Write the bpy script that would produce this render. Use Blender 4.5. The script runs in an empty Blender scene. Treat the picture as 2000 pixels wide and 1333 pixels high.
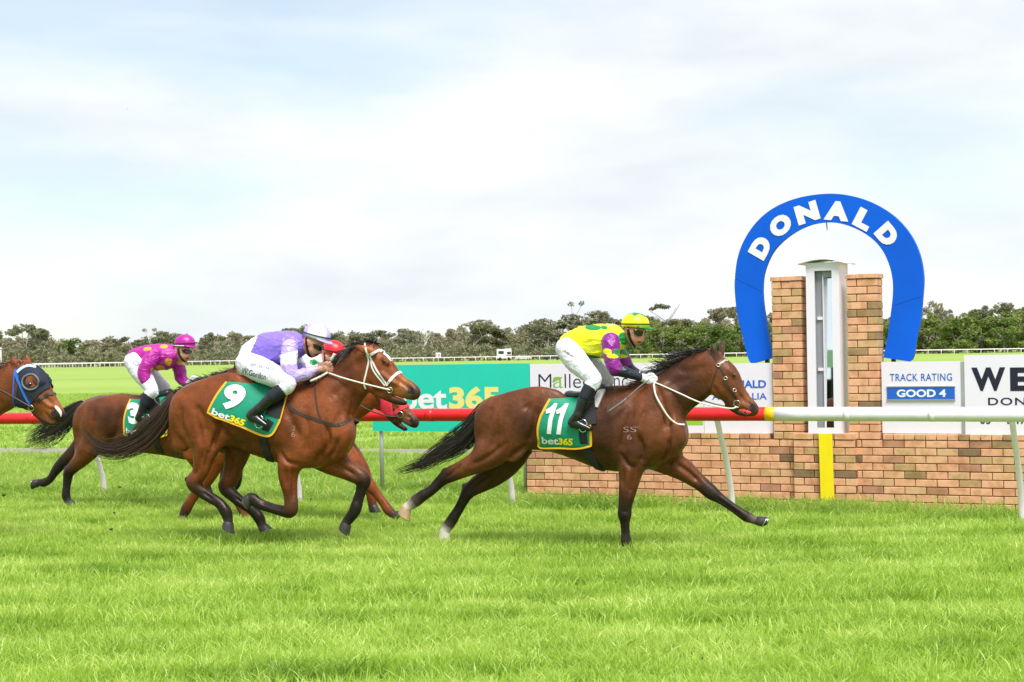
import bpy, bmesh, math, random
import numpy as np
from mathutils import Matrix, Vector
from mathutils.bvhtree import BVHTree

random.seed(7)
RNG = np.random.default_rng(11)
scene = bpy.context.scene
COL = scene.collection

# ------------------------------------------------------------------ camera
EYE = np.array([0.0, 0.0, 1.8])          # photographer's eye height
FOC = 3500.0                             # focal length in pixels of the 2000 px wide photograph
ROLL, PITCH = 0.016, 24.5 / 3500.0
_f = np.array([0, math.cos(PITCH), math.sin(PITCH)])
_r0 = np.array([1.0, 0, 0]); _u0 = np.array([0, -math.sin(PITCH), math.cos(PITCH)])
_r = math.cos(ROLL) * _r0 - math.sin(ROLL) * _u0
_u = math.sin(ROLL) * _r0 + math.cos(ROLL) * _u0
cam_d = bpy.data.cameras.new('camera')
cam_d.sensor_width = 36.0
cam_d.lens = 36.0 * FOC / 2000.0
cam_d.clip_start = 0.1
cam_d.clip_end = 6000.0
cam_d.dof.use_dof = True
cam_d.dof.focus_distance = 17.0
cam_d.dof.aperture_fstop = 13.0
cam = bpy.data.objects.new('camera', cam_d)
COL.objects.link(cam)
M = Matrix(((_r[0], _u[0], -_f[0], EYE[0]), (_r[1], _u[1], -_f[1], EYE[1]), (_r[2], _u[2], -_f[2], EYE[2]), (0, 0, 0, 1)))
cam.matrix_world = M
scene.camera = cam

# ------------------------------------------------------------------ light: bright overcast day
SUN_EL, SUN_AZ = math.radians(58), math.radians(164)      # azimuth from +Y clockwise: behind the camera, to the right
world = bpy.data.worlds.new('World'); scene.world = world; world.use_nodes = True
nt = world.node_tree; nt.nodes.clear()
wo = nt.nodes.new('ShaderNodeOutputWorld'); bg = nt.nodes.new('ShaderNodeBackground')
sky = nt.nodes.new('ShaderNodeTexSky'); sky.sky_type = 'NISHITA'; sky.sun_disc = False
sky.sun_elevation = SUN_EL; sky.sun_rotation = SUN_AZ
sky.air_density = 1.0; sky.dust_density = 0.3; sky.ozone_density = 1.5
tc = nt.nodes.new('ShaderNodeTexCoord')
def _wn(t, **k):
    n = nt.nodes.new(t)
    for a, b in k.items(): setattr(n, a, b)
    return n
mp = _wn('ShaderNodeMapping'); mp.inputs['Scale'].default_value = (1.0, 1.0, 3.2); mp.inputs['Location'].default_value = (4.7, 1.0, 0.2)
nt.links.new(tc.outputs['Generated'], mp.inputs['Vector'])
n1 = _wn('ShaderNodeTexNoise'); n1.inputs['Scale'].default_value = 3.1; n1.inputs['Detail'].default_value = 7; n1.inputs['Roughness'].default_value = 0.5; n1.inputs['Distortion'].default_value = 0.25
n2 = _wn('ShaderNodeTexNoise'); n2.inputs['Scale'].default_value = 5.5; n2.inputs['Detail'].default_value = 8; n2.inputs['Roughness'].default_value = 0.52
for n in (n1, n2): nt.links.new(mp.outputs['Vector'], n.inputs['Vector'])
r1 = _wn('ShaderNodeValToRGB'); r1.color_ramp.elements[0].position = 0.36; r1.color_ramp.elements[1].position = 0.58
r1.color_ramp.elements[0].color = (0.48, 0.48, 0.48, 1); r1.color_ramp.elements[1].color = (1, 1, 1, 1)
r2 = _wn('ShaderNodeValToRGB'); r2.color_ramp.elements[0].position = 0.36; r2.color_ramp.elements[1].position = 0.58
r2.color_ramp.elements[0].color = (7.35, 7.8, 8.15, 1); r2.color_ramp.elements[1].color = (8.85, 9.0, 9.15, 1)
nt.links.new(n1.outputs['Fac'], r1.inputs['Fac']); nt.links.new(n2.outputs['Fac'], r2.inputs['Fac'])
hz = _wn('ShaderNodeMix', data_type='RGBA', blend_type='MULTIPLY'); hz.inputs[0].default_value = 1.0
hz.inputs[7].default_value = (1.22, 1.34, 1.30, 1)
nt.links.new(sky.outputs['Color'], hz.inputs[6])
mx = _wn('ShaderNodeMix', data_type='RGBA')
nt.links.new(r1.outputs['Color'], mx.inputs[0]); nt.links.new(hz.outputs[2], mx.inputs[6]); nt.links.new(r2.outputs['Color'], mx.inputs[7])
nt.links.new(mx.outputs[2], bg.inputs['Color'])
bg.inputs['Strength'].default_value = 0.08
nt.links.new(bg.outputs[0], wo.inputs[0])

sun_d = bpy.data.lights.new('sun', 'SUN'); sun_d.energy = 3.1; sun_d.angle = math.radians(24); sun_d.color = (1.0, 0.96, 0.93)
sun = bpy.data.objects.new('sun', sun_d); COL.objects.link(sun)
_sd = Vector((math.sin(SUN_AZ) * math.cos(SUN_EL), math.cos(SUN_AZ) * math.cos(SUN_EL), math.sin(SUN_EL)))
sun.rotation_euler = _sd.to_track_quat('Z', 'Y').to_euler()

vs = scene.view_settings
vs.view_transform = 'Standard'; vs.look = 'None'; vs.gamma = 1.0; vs.use_curve_mapping = False; vs.exposure = 0.55
scene.cycles.max_bounces = 8
scene.cycles.transparent_max_bounces = 8

# ------------------------------------------------------------------ photograph geometry
def ray(px, py):
    return _f + (px - 1000.0) / FOC * _r + (666.5 - py) / FOC * _u

def ground(px, py, z=0.0):
    d = ray(px, py); t = (z - EYE[2]) / d[2]
    return EYE + t * d

def at_depth(px, py, depth):
    return EYE + depth * ray(px, py)

class Frame:
    """upright plane through a ground point, turned by phi about Z: local x along it, local y away from the viewer, z up"""
    def __init__(s, A, phi):
        s.A = np.array([A[0], A[1], 0.0]); s.phi = phi
        c, n = math.cos(phi), math.sin(phi)
        s.R = np.array([[c, n, 0], [-n, c, 0], [0, 0, 1.0]])     # columns: t=(c,-n,0)  y=(n,c,0)
        s.o = s.R.T @ (EYE - s.A)
    def loc(s, px, py, lat=0.0):
        """local point seen at a pixel, on the plane lat metres towards the viewer; also metres per pixel there"""
        d = s.R.T @ ray(px, py)
        t = (-lat - s.o[1]) / d[1]
        return s.o + t * d, t / FOC
    def lray(s, px, py):
        d = s.R.T @ ray(px, py)
        return s.o, d / np.linalg.norm(d)
    def place(s, o):
        o.location = s.A; o.rotation_euler = (0, 0, -s.phi)
    def world(s, p):
        return s.A + s.R @ np.asarray(p, float)

# ------------------------------------------------------------------ helpers
def C(h, k=1.0):
    h = h.lstrip('#')
    v = [int(h[i:i + 2], 16) / 255 for i in (0, 2, 4)]
    return tuple(((x / 12.92) if x <= .04045 else ((x + .055) / 1.055) ** 2.4) * k for x in v)

def link(o, parent=None):
    COL.objects.link(o)
    if parent is not None: o.parent = parent
    return o

def mesh_obj(name, V, F, mat=None, parent=None, smooth=True, col=None):
    me = bpy.data.meshes.new(name)
    V = np.asarray(V, np.float32)
    if isinstance(F, np.ndarray) and F.ndim == 2:
        n, k = F.shape
        me.vertices.add(len(V)); me.vertices.foreach_set('co', V.ravel())
        me.loops.add(n * k); me.loops.foreach_set('vertex_index', F.astype(np.int32).ravel())
        me.polygons.add(n); me.polygons.foreach_set('loop_start', np.arange(0, n * k, k, dtype=np.int32))
        me.update(calc_edges=True); me.validate()
    else:
        me.from_pydata([tuple(map(float, v)) for v in V], [], [tuple(int(i) for i in f) for f in F]); me.update()
    if smooth: me.polygons.foreach_set('use_smooth', np.ones(len(me.polygons), bool))
    if col is not None:
        a = me.color_attributes.new('Col', 'FLOAT_COLOR', 'POINT')
        c = np.ones((len(V), 4), np.float32); c[:, :3] = col
        a.data.foreach_set('color', c.ravel())
    if mat is not None: me.materials.append(mat)
    o = bpy.data.objects.new(name, me)
    return link(o, parent)

def empty(name, loc=(0, 0, 0), rz=0.0):
    o = bpy.data.objects.new(name, None); o.empty_display_size = 0.2
    COL.objects.link(o); o.location = loc; o.rotation_euler = (0, 0, rz)
    return o

def tag(o, label=None, cat=None, group=None, kind=None):
    if label: o['label'] = label
    if cat: o['category'] = cat
    if group: o['group'] = group
    if kind: o['kind'] = kind
    return o

BOXF = [(0, 3, 2, 1), (4, 5, 6, 7), (0, 1, 5, 4), (1, 2, 6, 5), (2, 3, 7, 6), (3, 0, 4, 7)]
def box_vf(x0, x1, y0, y1, z0, z1):
    return [(x0, y0, z0), (x1, y0, z0), (x1, y1, z0), (x0, y1, z0), (x0, y0, z1), (x1, y0, z1), (x1, y1, z1), (x0, y1, z1)], BOXF

def box(name, b, mat, parent=None, bevel=0.0):
    V, F = box_vf(*b)
    if not bevel: return mesh_obj(name, V, F, mat, parent, smooth=False)
    bm = bmesh.new(); vs_ = [bm.verts.new(v) for v in V]
    for f in F: bm.faces.new([vs_[i] for i in f])
    bmesh.ops.bevel(bm, geom=bm.edges[:], offset=bevel, segments=2, profile=0.6, affect='EDGES')
    me = bpy.data.meshes.new(name); bm.to_mesh(me); bm.free()
    if mat: me.materials.append(mat)
    return link(bpy.data.objects.new(name, me), parent)

def merge(parts):
    V, F, n = [], [], 0
    for v, f in parts:
        V += [tuple(p) for p in v]; F += [tuple(i + n for i in q) for q in f]; n += len(v)
    return V, F

def catmull(P, sub=4):
    P = np.asarray(P, float); n = len(P)
    if n < 2: return P
    E = np.vstack([2 * P[0] - P[1], P, 2 * P[-1] - P[-2]])
    out = []
    for i in range(n - 1):
        p0, p1, p2, p3 = E[i], E[i + 1], E[i + 2], E[i + 3]
        for t in np.arange(sub) / sub:
            out.append(.5 * ((2 * p1) + (-p0 + p2) * t + (2 * p0 - 5 * p1 + 4 * p2 - p3) * t ** 2 + (-p0 + 3 * p1 - 3 * p2 + p3) * t ** 3))
    out.append(P[-1])
    return np.array(out)

def tube_vf(P, R, n=8, caps=True):
    P = np.asarray(P, float); m = len(P)
    R = np.full(m, R) if np.isscalar(R) else np.asarray(R, float)
    T = np.gradient(P, axis=0); T /= np.linalg.norm(T, axis=1)[:, None] + 1e-12
    ref = np.array([0, 0, 1.0]) if abs(T[0][2]) < .9 else np.array([1.0, 0, 0])
    V = []; u = np.cross(ref, T[0]); u /= np.linalg.norm(u)
    for i in range(m):
        u = u - T[i] * np.dot(u, T[i]); u /= np.linalg.norm(u) + 1e-12
        w = np.cross(T[i], u)
        for j in range(n):
            a = 2 * math.pi * j / n
            V.append(P[i] + R[i] * (math.cos(a) * u + math.sin(a) * w))
    F = []
    for i in range(m - 1):
        for j in range(n):
            k = (j + 1) % n
            F.append((i * n + j, i * n + k, (i + 1) * n + k, (i + 1) * n + j))
    if caps:
        F.append(tuple(range(n))[::-1]); F.append(tuple((m - 1) * n + j for j in range(n)))
    return V, F

def tube(name, P, R, mat, parent=None, n=8):
    V, F = tube_vf(P, R, n); return mesh_obj(name, V, F, mat, parent)

# ------------------------------------------------------------------ materials
def _nodes(m):
    m.use_nodes = True; t = m.node_tree
    return t, t.nodes['Principled BSDF']

def _bump(t, b, scale, strength, dist=0.01, detail=4, coord='Object'):
    tcn = t.nodes.new('ShaderNodeTexCoord'); n = t.nodes.new('ShaderNodeTexNoise'); n.inputs['Scale'].default_value = scale; n.inputs['Detail'].default_value = detail
    bu = t.nodes.new('ShaderNodeBump'); bu.inputs['Strength'].default_value = strength; bu.inputs['Distance'].default_value = dist
    t.links.new(tcn.outputs[coord], n.inputs['Vector']); t.links.new(n.outputs['Fac'], bu.inputs['Height']); t.links.new(bu.outputs['Normal'], b.inputs['Normal'])
    return n

def mat(name, col, rough=.6, metal=0.0, bump=None, var=0.0, var_scale=8.0, spec=.5, coat=0.0):
    m = bpy.data.materials.new(name); t, b = _nodes(m)
    b.inputs['Base Color'].default_value = (*col, 1); b.inputs['Roughness'].default_value = rough; b.inputs['Metallic'].default_value = metal
    b.inputs['Specular IOR Level'].default_value = spec; b.inputs['Coat Weight'].default_value = coat
    if var:
        tcn = t.nodes.new('ShaderNodeTexCoord'); n = t.nodes.new('ShaderNodeTexNoise'); n.inputs['Scale'].default_value = var_scale; n.inputs['Detail'].default_value = 6
        cr = t.nodes.new('ShaderNodeValToRGB'); cr.color_ramp.elements[0].position = .3; cr.color_ramp.elements[1].position = .7
        cr.color_ramp.elements[0].color = (*[c * (1 - var) for c in col], 1); cr.color_ramp.elements[1].color = (*[min(1, c * (1 + var)) for c in col], 1)
        t.links.new(tcn.outputs['Object'], n.inputs['Vector']); t.links.new(n.outputs['Fac'], cr.inputs['Fac']); t.links.new(cr.outputs['Color'], b.inputs['Base Color'])
    if bump: _bump(t, b, *bump)
    return m

def mat_vcol(name, rough=.6, bump=None, var=0.0, var_scale=20.0, sheen=0.0, spec=.5, coat=0.0, aniso_stretch=None):
    m = bpy.data.materials.new(name); t, b = _nodes(m)
    a = t.nodes.new('ShaderNodeAttribute'); a.attribute_name = 'Col'
    b.inputs['Roughness'].default_value = rough; b.inputs['Specular IOR Level'].default_value = spec
    b.inputs['Sheen Weight'].default_value = sheen; b.inputs['Coat Weight'].default_value = coat; b.inputs['Coat Roughness'].default_value = .25
    if var:
        tcn = t.nodes.new('ShaderNodeTexCoord'); mpn = t.nodes.new('ShaderNodeMapping')
        if aniso_stretch: mpn.inputs['Scale'].default_value = aniso_stretch
        n = t.nodes.new('ShaderNodeTexNoise'); n.inputs['Scale'].default_value = var_scale; n.inputs['Detail'].default_value = 7; n.inputs['Roughness'].default_value = .6
        mr = t.nodes.new('ShaderNodeMapRange'); mr.inputs['From Min'].default_value = .3; mr.inputs['From Max'].default_value = .7; mr.inputs['To Min'].default_value = 1 - var; mr.inputs['To Max'].default_value = 1 + var
        mm = t.nodes.new('ShaderNodeVectorMath'); mm.operation = 'SCALE'
        t.links.new(tcn.outputs['Object'], mpn.inputs['Vector']); t.links.new(mpn.outputs['Vector'], n.inputs['Vector']); t.links.new(n.outputs['Fac'], mr.inputs['Value'])
        n_b = t.nodes.new('ShaderNodeTexNoise'); n_b.inputs['Scale'].default_value = var_scale * 11; n_b.inputs['Detail'].default_value = 4; t.links.new(mpn.outputs['Vector'], n_b.inputs['Vector'])
        mr2 = t.nodes.new('ShaderNodeMapRange'); mr2.inputs['From Min'].default_value = .3; mr2.inputs['From Max'].default_value = .7; mr2.inputs['To Min'].default_value = 1 - var * .5; mr2.inputs['To Max'].default_value = 1 + var * .5
        mq = t.nodes.new('ShaderNodeMath'); mq.operation = 'MULTIPLY'; t.links.new(n_b.outputs['Fac'], mr2.inputs['Value']); t.links.new(mr.outputs['Result'], mq.inputs[0]); t.links.new(mr2.outputs['Result'], mq.inputs[1])
        t.links.new(a.outputs['Color'], mm.inputs[0]); t.links.new(mq.outputs[0], mm.inputs['Scale']); t.links.new(mm.outputs['Vector'], b.inputs['Base Color'])
    else:
        t.links.new(a.outputs['Color'], b.inputs['Base Color'])
    if bump: _bump(t, b, *bump)
    return m

# ------------------------------------------------------------------ flat lettering
def text_tris(body, bold=0.0, shear=0.0, spacing=1.0):
    """triangulated 2-D outline of a word, scaled so its box is 1 high; returns verts (n,2), faces, width"""
    cu = bpy.data.curves.new('t', 'FONT'); cu.body = body; cu.offset = bold; cu.shear = shear; cu.space_character = spacing
    cu.resolution_u = 4; cu.fill_mode = 'FRONT'
    ob = bpy.data.objects.new('t', cu); COL.objects.link(ob)
    dg = bpy.context.evaluated_depsgraph_get()
    me = bpy.data.meshes.new_from_object(ob.evaluated_get(dg))
    V = np.array([v.co[:2] for v in me.vertices]); F = [tuple(p.vertices) for p in me.polygons]
    bpy.data.objects.remove(ob); bpy.data.curves.remove(cu); bpy.data.meshes.remove(me)
    lo, hi = V.min(0), V.max(0); h = hi[1] - lo[1]
    return (V - lo) / h, F, (hi[0] - lo[0]) / h

def tess(V, F, maxlen):
    """split long edges so lettering can follow a curved surface"""
    bm = bmesh.new(); vv = [bm.verts.new((p[0], p[1], 0)) for p in V]
    for f in F:
        try: bm.faces.new([vv[i] for i in f])
        except ValueError: pass
    bmesh.ops.triangulate(bm, faces=bm.faces[:])
    for _ in range(5):
        e = [e for e in bm.edges if e.calc_length() > maxlen]
        if not e: break
        bmesh.ops.subdivide_edges(bm, edges=e, cuts=1)
        bmesh.ops.triangulate(bm, faces=bm.faces[:])
    bm.verts.ensure_lookup_table(); bm.verts.index_update()
    V2 = np.array([v.co[:2] for v in bm.verts]); F2 = [tuple(v.index for v in f.verts) for f in bm.faces]
    bm.free(); return V2, F2

def flat_text(body, x0, x1, z0, z1, y, mat_, parent, bold=0.0, shear=0.0, spacing=1.0, name='lettering', thick=.003):
    """lettering on an upright board: box x0..x1, z0..z1 in the parent's x/z plane, facing -y"""
    V, F, w = text_tris(body, bold, shear, spacing)
    W = [(x0 + p[0] / w * (x1 - x0), y, z0 + p[1] * (z1 - z0)) for p in V]
    return mesh_obj(name, W, F, mat_, parent, smooth=False)

# ------------------------------------------------------------------ sculpting with blended tapered limbs
def smin(a, b, k):
    h = np.maximum(k - np.abs(a - b), 0) / k
    return np.minimum(a, b) - h * h * k * .25

def seg_dist(X, Y, Z, a, b):
    """distance to a tapered limb with an oval section: a, b = (x, y, z, radius in the xz plane, radius across)"""
    ux, uy, uz = b[0] - a[0], b[1] - a[1], b[2] - a[2]
    L2 = ux * ux + uy * uy + uz * uz + 1e-12
    t = np.clip(((X - a[0]) * ux + (Y - a[1]) * uy + (Z - a[2]) * uz) / L2, 0, 1)
    ex, ey, ez = X - a[0] - t * ux, Y - a[1] - t * uy, Z - a[2] - t * uz
    ri = a[3] + t * (b[3] - a[3]); rw = a[4] + t * (b[4] - a[4])
    p2 = ex * ex + ez * ez; l2 = ey * ey
    ri2 = ri * ri; rw2 = rw * rw
    q = np.sqrt(p2 / ri2 + l2 / rw2) + 1e-9
    g = np.sqrt(p2 / (ri2 * ri2) + l2 / (rw2 * rw2)) + 1e-9
    return q * (q - 1) / g, t

class Body:
    def __init__(s, frame):
        s.fr = frame; s.chains = []
    def add(s, pts, k=.03, sub=4, neg=False, col=None):
        """pts: (px, py, radius px, half width m (or None: round), lateral m, colour)"""
        A, Cc = [], []
        for p in pts:
            px, py, r = p[:3]; w = p[3] if len(p) > 3 else None; lat = p[4] if len(p) > 4 else 0.0
            c = p[5] if len(p) > 5 else col
            q, m = s.fr.loc(px, py, lat)
            A.append([q[0], q[1], q[2], r * m, w if w is not None else r * m]); Cc.append(c if c is not None else (.1, .05, .03))
        return s.add_local(A, k, sub, neg, Cc)
    def add_local(s, A, k=.03, sub=4, neg=False, cols=None):
        A = np.array(A, float)
        if neg and len(A) > 2:                        # grooves run out softly at both ends
            for q in (0, -1): A[q, 1] += np.sign(A[q, 1]) * .05 if abs(A[q, 1]) > .05 else 0
        n = len(A)
        if n == 1: A = np.vstack([A, A + np.array([1e-4, 0, 0, 0, 0])]); cols = [cols[0], cols[0]]
        D = catmull(A, sub) if len(A) > 2 else A
        D[:, 3:] = np.maximum(D[:, 3:], .004)
        cc = np.array(cols, float)
        if len(A) > 2:
            ts = np.linspace(0, len(A) - 1, len(D)); cD = np.stack([np.interp(ts, np.arange(len(A)), cc[:, j]) for j in range(3)], 1)
        else: cD = cc
        s.chains.append((D, k, neg, cD)); return s
    def chain_dist(s, ch, X, Y, Z, want_col=False):
        D = ch[0]; best = None; col = None
        for i in range(len(D) - 1):
            d, t = seg_dist(X, Y, Z, D[i], D[i + 1])
            if want_col:
                c = ch[3][i] + t[:, None] * (ch[3][i + 1] - ch[3][i])
                if best is None: best, col = d, c
                else:
                    m = d < best; best = np.where(m, d, best); col[m] = c[m]
            else: best = d if best is None else np.minimum(best, d)
        return (best, col) if want_col else best
    def mesh(s, h=.011, smooth=1, blend=.012):
        lo = np.min([(c[0][:, :3] - c[0][:, [3, 4, 3]]).min(0) for c in s.chains if not c[2]], 0) - 3 * h
        hi = np.max([(c[0][:, :3] + c[0][:, [3, 4, 3]]).max(0) for c in s.chains if not c[2]], 0) + 3 * h
        n = np.ceil((hi - lo) / h).astype(int) + 1
        F = np.full(n, .3, np.float32)
        ax = [np.arange(n[i], dtype=np.float32) * np.float32(h) + np.float32(lo[i]) for i in range(3)]
        for ch in s.chains:
            D, k, neg = ch[:3]
            G = {}
            # distance of the whole chain inside its own box
            a = (D[:, :3] - D[:, [3, 4, 3]]).min(0) - k - 2 * h; b = (D[:, :3] + D[:, [3, 4, 3]]).max(0) + k + 2 * h
            i0 = np.maximum(((a - lo) / h).astype(int), 0); i1 = np.minimum(((b - lo) / h).astype(int) + 2, n)
            if (i1 <= i0).any(): continue
            Dd = np.full(i1 - i0, .3, np.float32)
            for i in range(len(D) - 1):
                sa = np.minimum(D[i, :3] - D[i, [3, 4, 3]], D[i + 1, :3] - D[i + 1, [3, 4, 3]]) - k - 2 * h
                sb = np.maximum(D[i, :3] + D[i, [3, 4, 3]], D[i + 1, :3] + D[i + 1, [3, 4, 3]]) + k + 2 * h
                j0 = np.maximum(((sa - lo) / h).astype(int), i0); j1 = np.minimum(((sb - lo) / h).astype(int) + 2, i1)
                if (j1 <= j0).any(): continue
                X = ax[0][j0[0]:j1[0], None, None]; Y = ax[1][None, j0[1]:j1[1], None]; Z = ax[2][None, None, j0[2]:j1[2]]
                d, _ = seg_dist(X, Y, Z, D[i].astype(np.float32), D[i + 1].astype(np.float32))
                sl = tuple(slice(j0[q] - i0[q], j1[q] - i0[q]) for q in range(3))
                Dd[sl] = np.minimum(Dd[sl], d)
            sl = tuple(slice(i0[q], i1[q]) for q in range(3))
            F[sl] = -smin(-F[sl], Dd, k) if neg else smin(F[sl], Dd, k)
        V, Q = surface_nets(F, lo, h)
        if smooth: V = laplace(V, Q, smooth)
        # colour: blend of the nearest limbs
        ds, cs = [], []
        for ch in s.chains:
            if ch[2]: continue
            d, c = s.chain_dist(ch, V[:, 0], V[:, 1], V[:, 2], True); ds.append(d); cs.append(c)
        ds = np.array(ds); w = np.exp(-(ds - ds.min(0)) / blend); w /= w.sum(0)
        col = (w[:, :, None] * np.array(cs)).sum(0)
        s.V, s.Q, s.col = V, Q, col
        s.bvh = BVHTree.FromPolygons([Vector(v) for v in V], [tuple(map(int, q)) for q in Q])
        return V, Q, col
    # --- placing things on the sculpted surface
    def hit(s, px, py, off=0.0):
        o, d = s.fr.lray(px, py)
        loc, nor, idx, dist = s.bvh.ray_cast(Vector(o), Vector(d))
        if loc is None:
            q, m = s.fr.loc(px, py, .05)
            loc, nor, idx, dist = s.bvh.find_nearest(Vector(q))
        loc = np.array(loc); nor = np.array(nor)
        return loc + off * nor, nor

def laplace(V, Q, it, lam=.5):
    E = np.vstack([Q[:, [0, 1]], Q[:, [1, 2]], Q[:, [2, 3]], Q[:, [3, 0]]]); E = np.vstack([E, E[:, ::-1]])
    cnt = np.bincount(E[:, 0], minlength=len(V)).astype(float)[:, None]
    for _ in range(it):
        S = np.stack([np.bincount(E[:, 0], weights=V[E[:, 1], j], minlength=len(V)) for j in range(3)], 1)
        V = V + lam * (S / np.maximum(cnt, 1) - V)
    return V

def surface_nets(F, org, h):
    S = F < 0
    c = np.zeros(tuple(np.array(F.shape) - 1), np.int8)
    for dx in (0, 1):
        for dy in (0, 1):
            for dz in (0, 1):
                c += S[dx:F.shape[0] - 1 + dx, dy:F.shape[1] - 1 + dy, dz:F.shape[2] - 1 + dz]
    act = (c > 0) & (c < 8)
    idx = np.full(act.shape, -1, np.int64); ids = np.argwhere(act); idx[act] = np.arange(len(ids))
    I, J, K = ids.T; pos = np.zeros((len(ids), 3)); cnt = np.zeros(len(ids))
    for o1 in ((0, 0, 0), (1, 0, 0), (0, 1, 0), (0, 0, 1), (1, 1, 0), (1, 0, 1), (0, 1, 1)):
        for axn in range(3):
            if o1[axn]: continue
            o2 = list(o1); o2[axn] = 1
            f1 = F[I + o1[0], J + o1[1], K + o1[2]]; f2 = F[I + o2[0], J + o2[1], K + o2[2]]
            m = (f1 < 0) != (f2 < 0)
            t = np.where(m, f1 / np.where(m, f1 - f2, 1), 0)
            p = np.array(o1, float)[None, :] + t[:, None] * (np.array(o2) - np.array(o1))[None, :]
            pos[m] += p[m]; cnt[m] += 1
    V = org + h * (ids + pos / np.maximum(cnt, 1)[:, None])
    quads = []
    for axn, (b, c_) in enumerate(((1, 2), (2, 0), (0, 1))):
        sl1 = [slice(None)] * 3; sl2 = [slice(None)] * 3
        sl1[axn] = slice(0, -1); sl2[axn] = slice(1, None)
        e = np.argwhere(S[tuple(sl1)] != S[tuple(sl2)])
        e = e[(e[:, b] > 0) & (e[:, c_] > 0) & (e[:, b] < F.shape[b] - 1) & (e[:, c_] < F.shape[c_] - 1)]
        def cell(db, dc):
            q = e.copy(); q[:, b] += db; q[:, c_] += dc
            return idx[q[:, 0], q[:, 1], q[:, 2]]
        Qd = np.stack([cell(-1, -1), cell(0, -1), cell(0, 0), cell(-1, 0)], 1)
        fl = ~S[e[:, 0], e[:, 1], e[:, 2]]
        Qd[fl] = Qd[fl][:, ::-1]
        quads.append(Qd)
    Q = np.vstack(quads); Q = Q[(Q >= 0).all(1)]
    return V, Q

def strap_vf(P, N, w, th=.006, mirror=False):
    """flat band lying on a surface: centre points P, normals N, width w, thickness th"""
    P = np.asarray(P, float); N = np.asarray(N, float)
    N = np.array([N[max(0, i - 1):i + 2].mean(0) for i in range(len(N))]); N /= np.linalg.norm(N, axis=1)[:, None]
    T = np.gradient(P, axis=0); S = np.cross(N, T); S /= np.linalg.norm(S, axis=1)[:, None] + 1e-12
    w = np.full(len(P), w) if np.isscalar(w) else np.asarray(w)
    V = []
    for p, n, s_, ww in zip(P, N, S, w):
        V += [p - s_ * ww / 2 - n * .004, p + s_ * ww / 2 - n * .004, p + s_ * ww / 2 + n * th, p - s_ * ww / 2 + n * th]
    F = []
    for i in range(len(P) - 1):
        for j in range(4):
            k = (j + 1) % 4; F.append((i * 4 + j, i * 4 + k, i * 4 + 4 + k, i * 4 + 4 + j))
    F += [(3, 2, 1, 0), tuple(4 * (len(P) - 1) + j for j in range(4))]
    if mirror:
        n = len(V); V = V + [(v[0], -v[1], v[2]) for v in V]; F = F + [tuple(i + n for i in f[::-1]) for f in F]
    return V, F

def strap(body, name, pts, w, mat_, parent, th=.006, mirror=False, sub=4, split=False):
    L = catmull(np.array(pts, float), sub); H = [body.hit(*p) for p in L]
    if split:                                          # two separate pieces, one on each side
        V, F = strap_vf([a[0] for a in H], [a[1] for a in H], w, th); mesh_obj(name, [(v[0], -v[1], v[2]) for v in V], [f[::-1] for f in F], mat_, parent, smooth=False)
        return mesh_obj(name, V, F, mat_, parent, smooth=False)
    V, F = strap_vf([a[0] for a in H], [a[1] for a in H], w, th, mirror)
    return mesh_obj(name, V, F, mat_, parent, smooth=False)

def lerp_quad(q, u, v):
    """q: top-left, top-right, bottom-right, bottom-left pixels"""
    a = np.array(q[0]) * (1 - u) + np.array(q[1]) * u; b = np.array(q[3]) * (1 - u) + np.array(q[2]) * u
    return a * (1 - v) + b * v

def cover(body, name, top, bot, nu, nv, off, mat_, parent, mirror=True, col=None, th=.006, bow=0.0):
    """a cloth lying on the body: top and bottom edges as pixel polylines; the far half mirrors the near one"""
    T = catmull(np.array(top, float), 6); B = catmull(np.array(bot, float), 6)
    def samp(P, n):
        s_ = np.r_[0, np.cumsum(np.linalg.norm(np.diff(P, axis=0), axis=1))]; s_ /= s_[-1]
        return np.stack([np.interp(np.linspace(0, 1, n), s_, P[:, j]) for j in (0, 1)], 1)
    T, B = samp(T, nu), samp(B, nu)
    G = np.zeros((nv, nu, 3))
    for j in range(nv):
        v = j / (nv - 1)
        for i in range(nu):
            p = T[i] * (1 - v) + B[i] * v; p[0] -= bow * 4 * v * (1 - v) * (1 - i / (nu - 1)) ** 2
            G[j, i], _ = body.hit(p[0], p[1], off)
    y0 = G[:, :, 1].copy(); yy = y0.copy()            # let it hang smoother than the body
    for _ in range(6):
        p_ = np.pad(yy, 1, mode='edge'); yy = (p_[:-2, 1:-1] + p_[2:, 1:-1] + p_[1:-1, :-2] + p_[1:-1, 2:] + 2 * yy) / 6
        yy = np.minimum(yy, y0 + .004)
    G[1:, :, 1] = yy[1:]
    if mirror:
        G[0, :, 1] = 0.0; G[0, :, 2] = np.maximum(G[0, :, 2], G[1, :, 2] + .01)
        W = G[1:][::-1].copy(); far = G[1:].copy(); far[:, :, 1] *= -1
        GG = np.concatenate([W, G[:1], far], 0)
    else: GG = G
    m = GG.shape[0]
    V = GG.reshape(-1, 3); F = []
    for j in range(m - 1):
        for i in range(nu - 1):
            a = j * nu + i; F.append((a, a + 1, a + nu + 1, a + nu))
    if not mirror: F = [f[::-1] for f in F]
    o = mesh_obj(name, V, F, mat_, parent, col=col)
    sol = o.modifiers.new('thick', 'SOLIDIFY'); sol.thickness = th; sol.offset = 0
    bv = BVHTree.FromPolygons([Vector(v) for v in G.reshape(-1, 3)], [(j * nu + i, j * nu + i + 1, (j + 1) * nu + i + 1, (j + 1) * nu + i) for j in range(nv - 1) for i in range(nu - 1)])
    return o, G, bv

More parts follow.
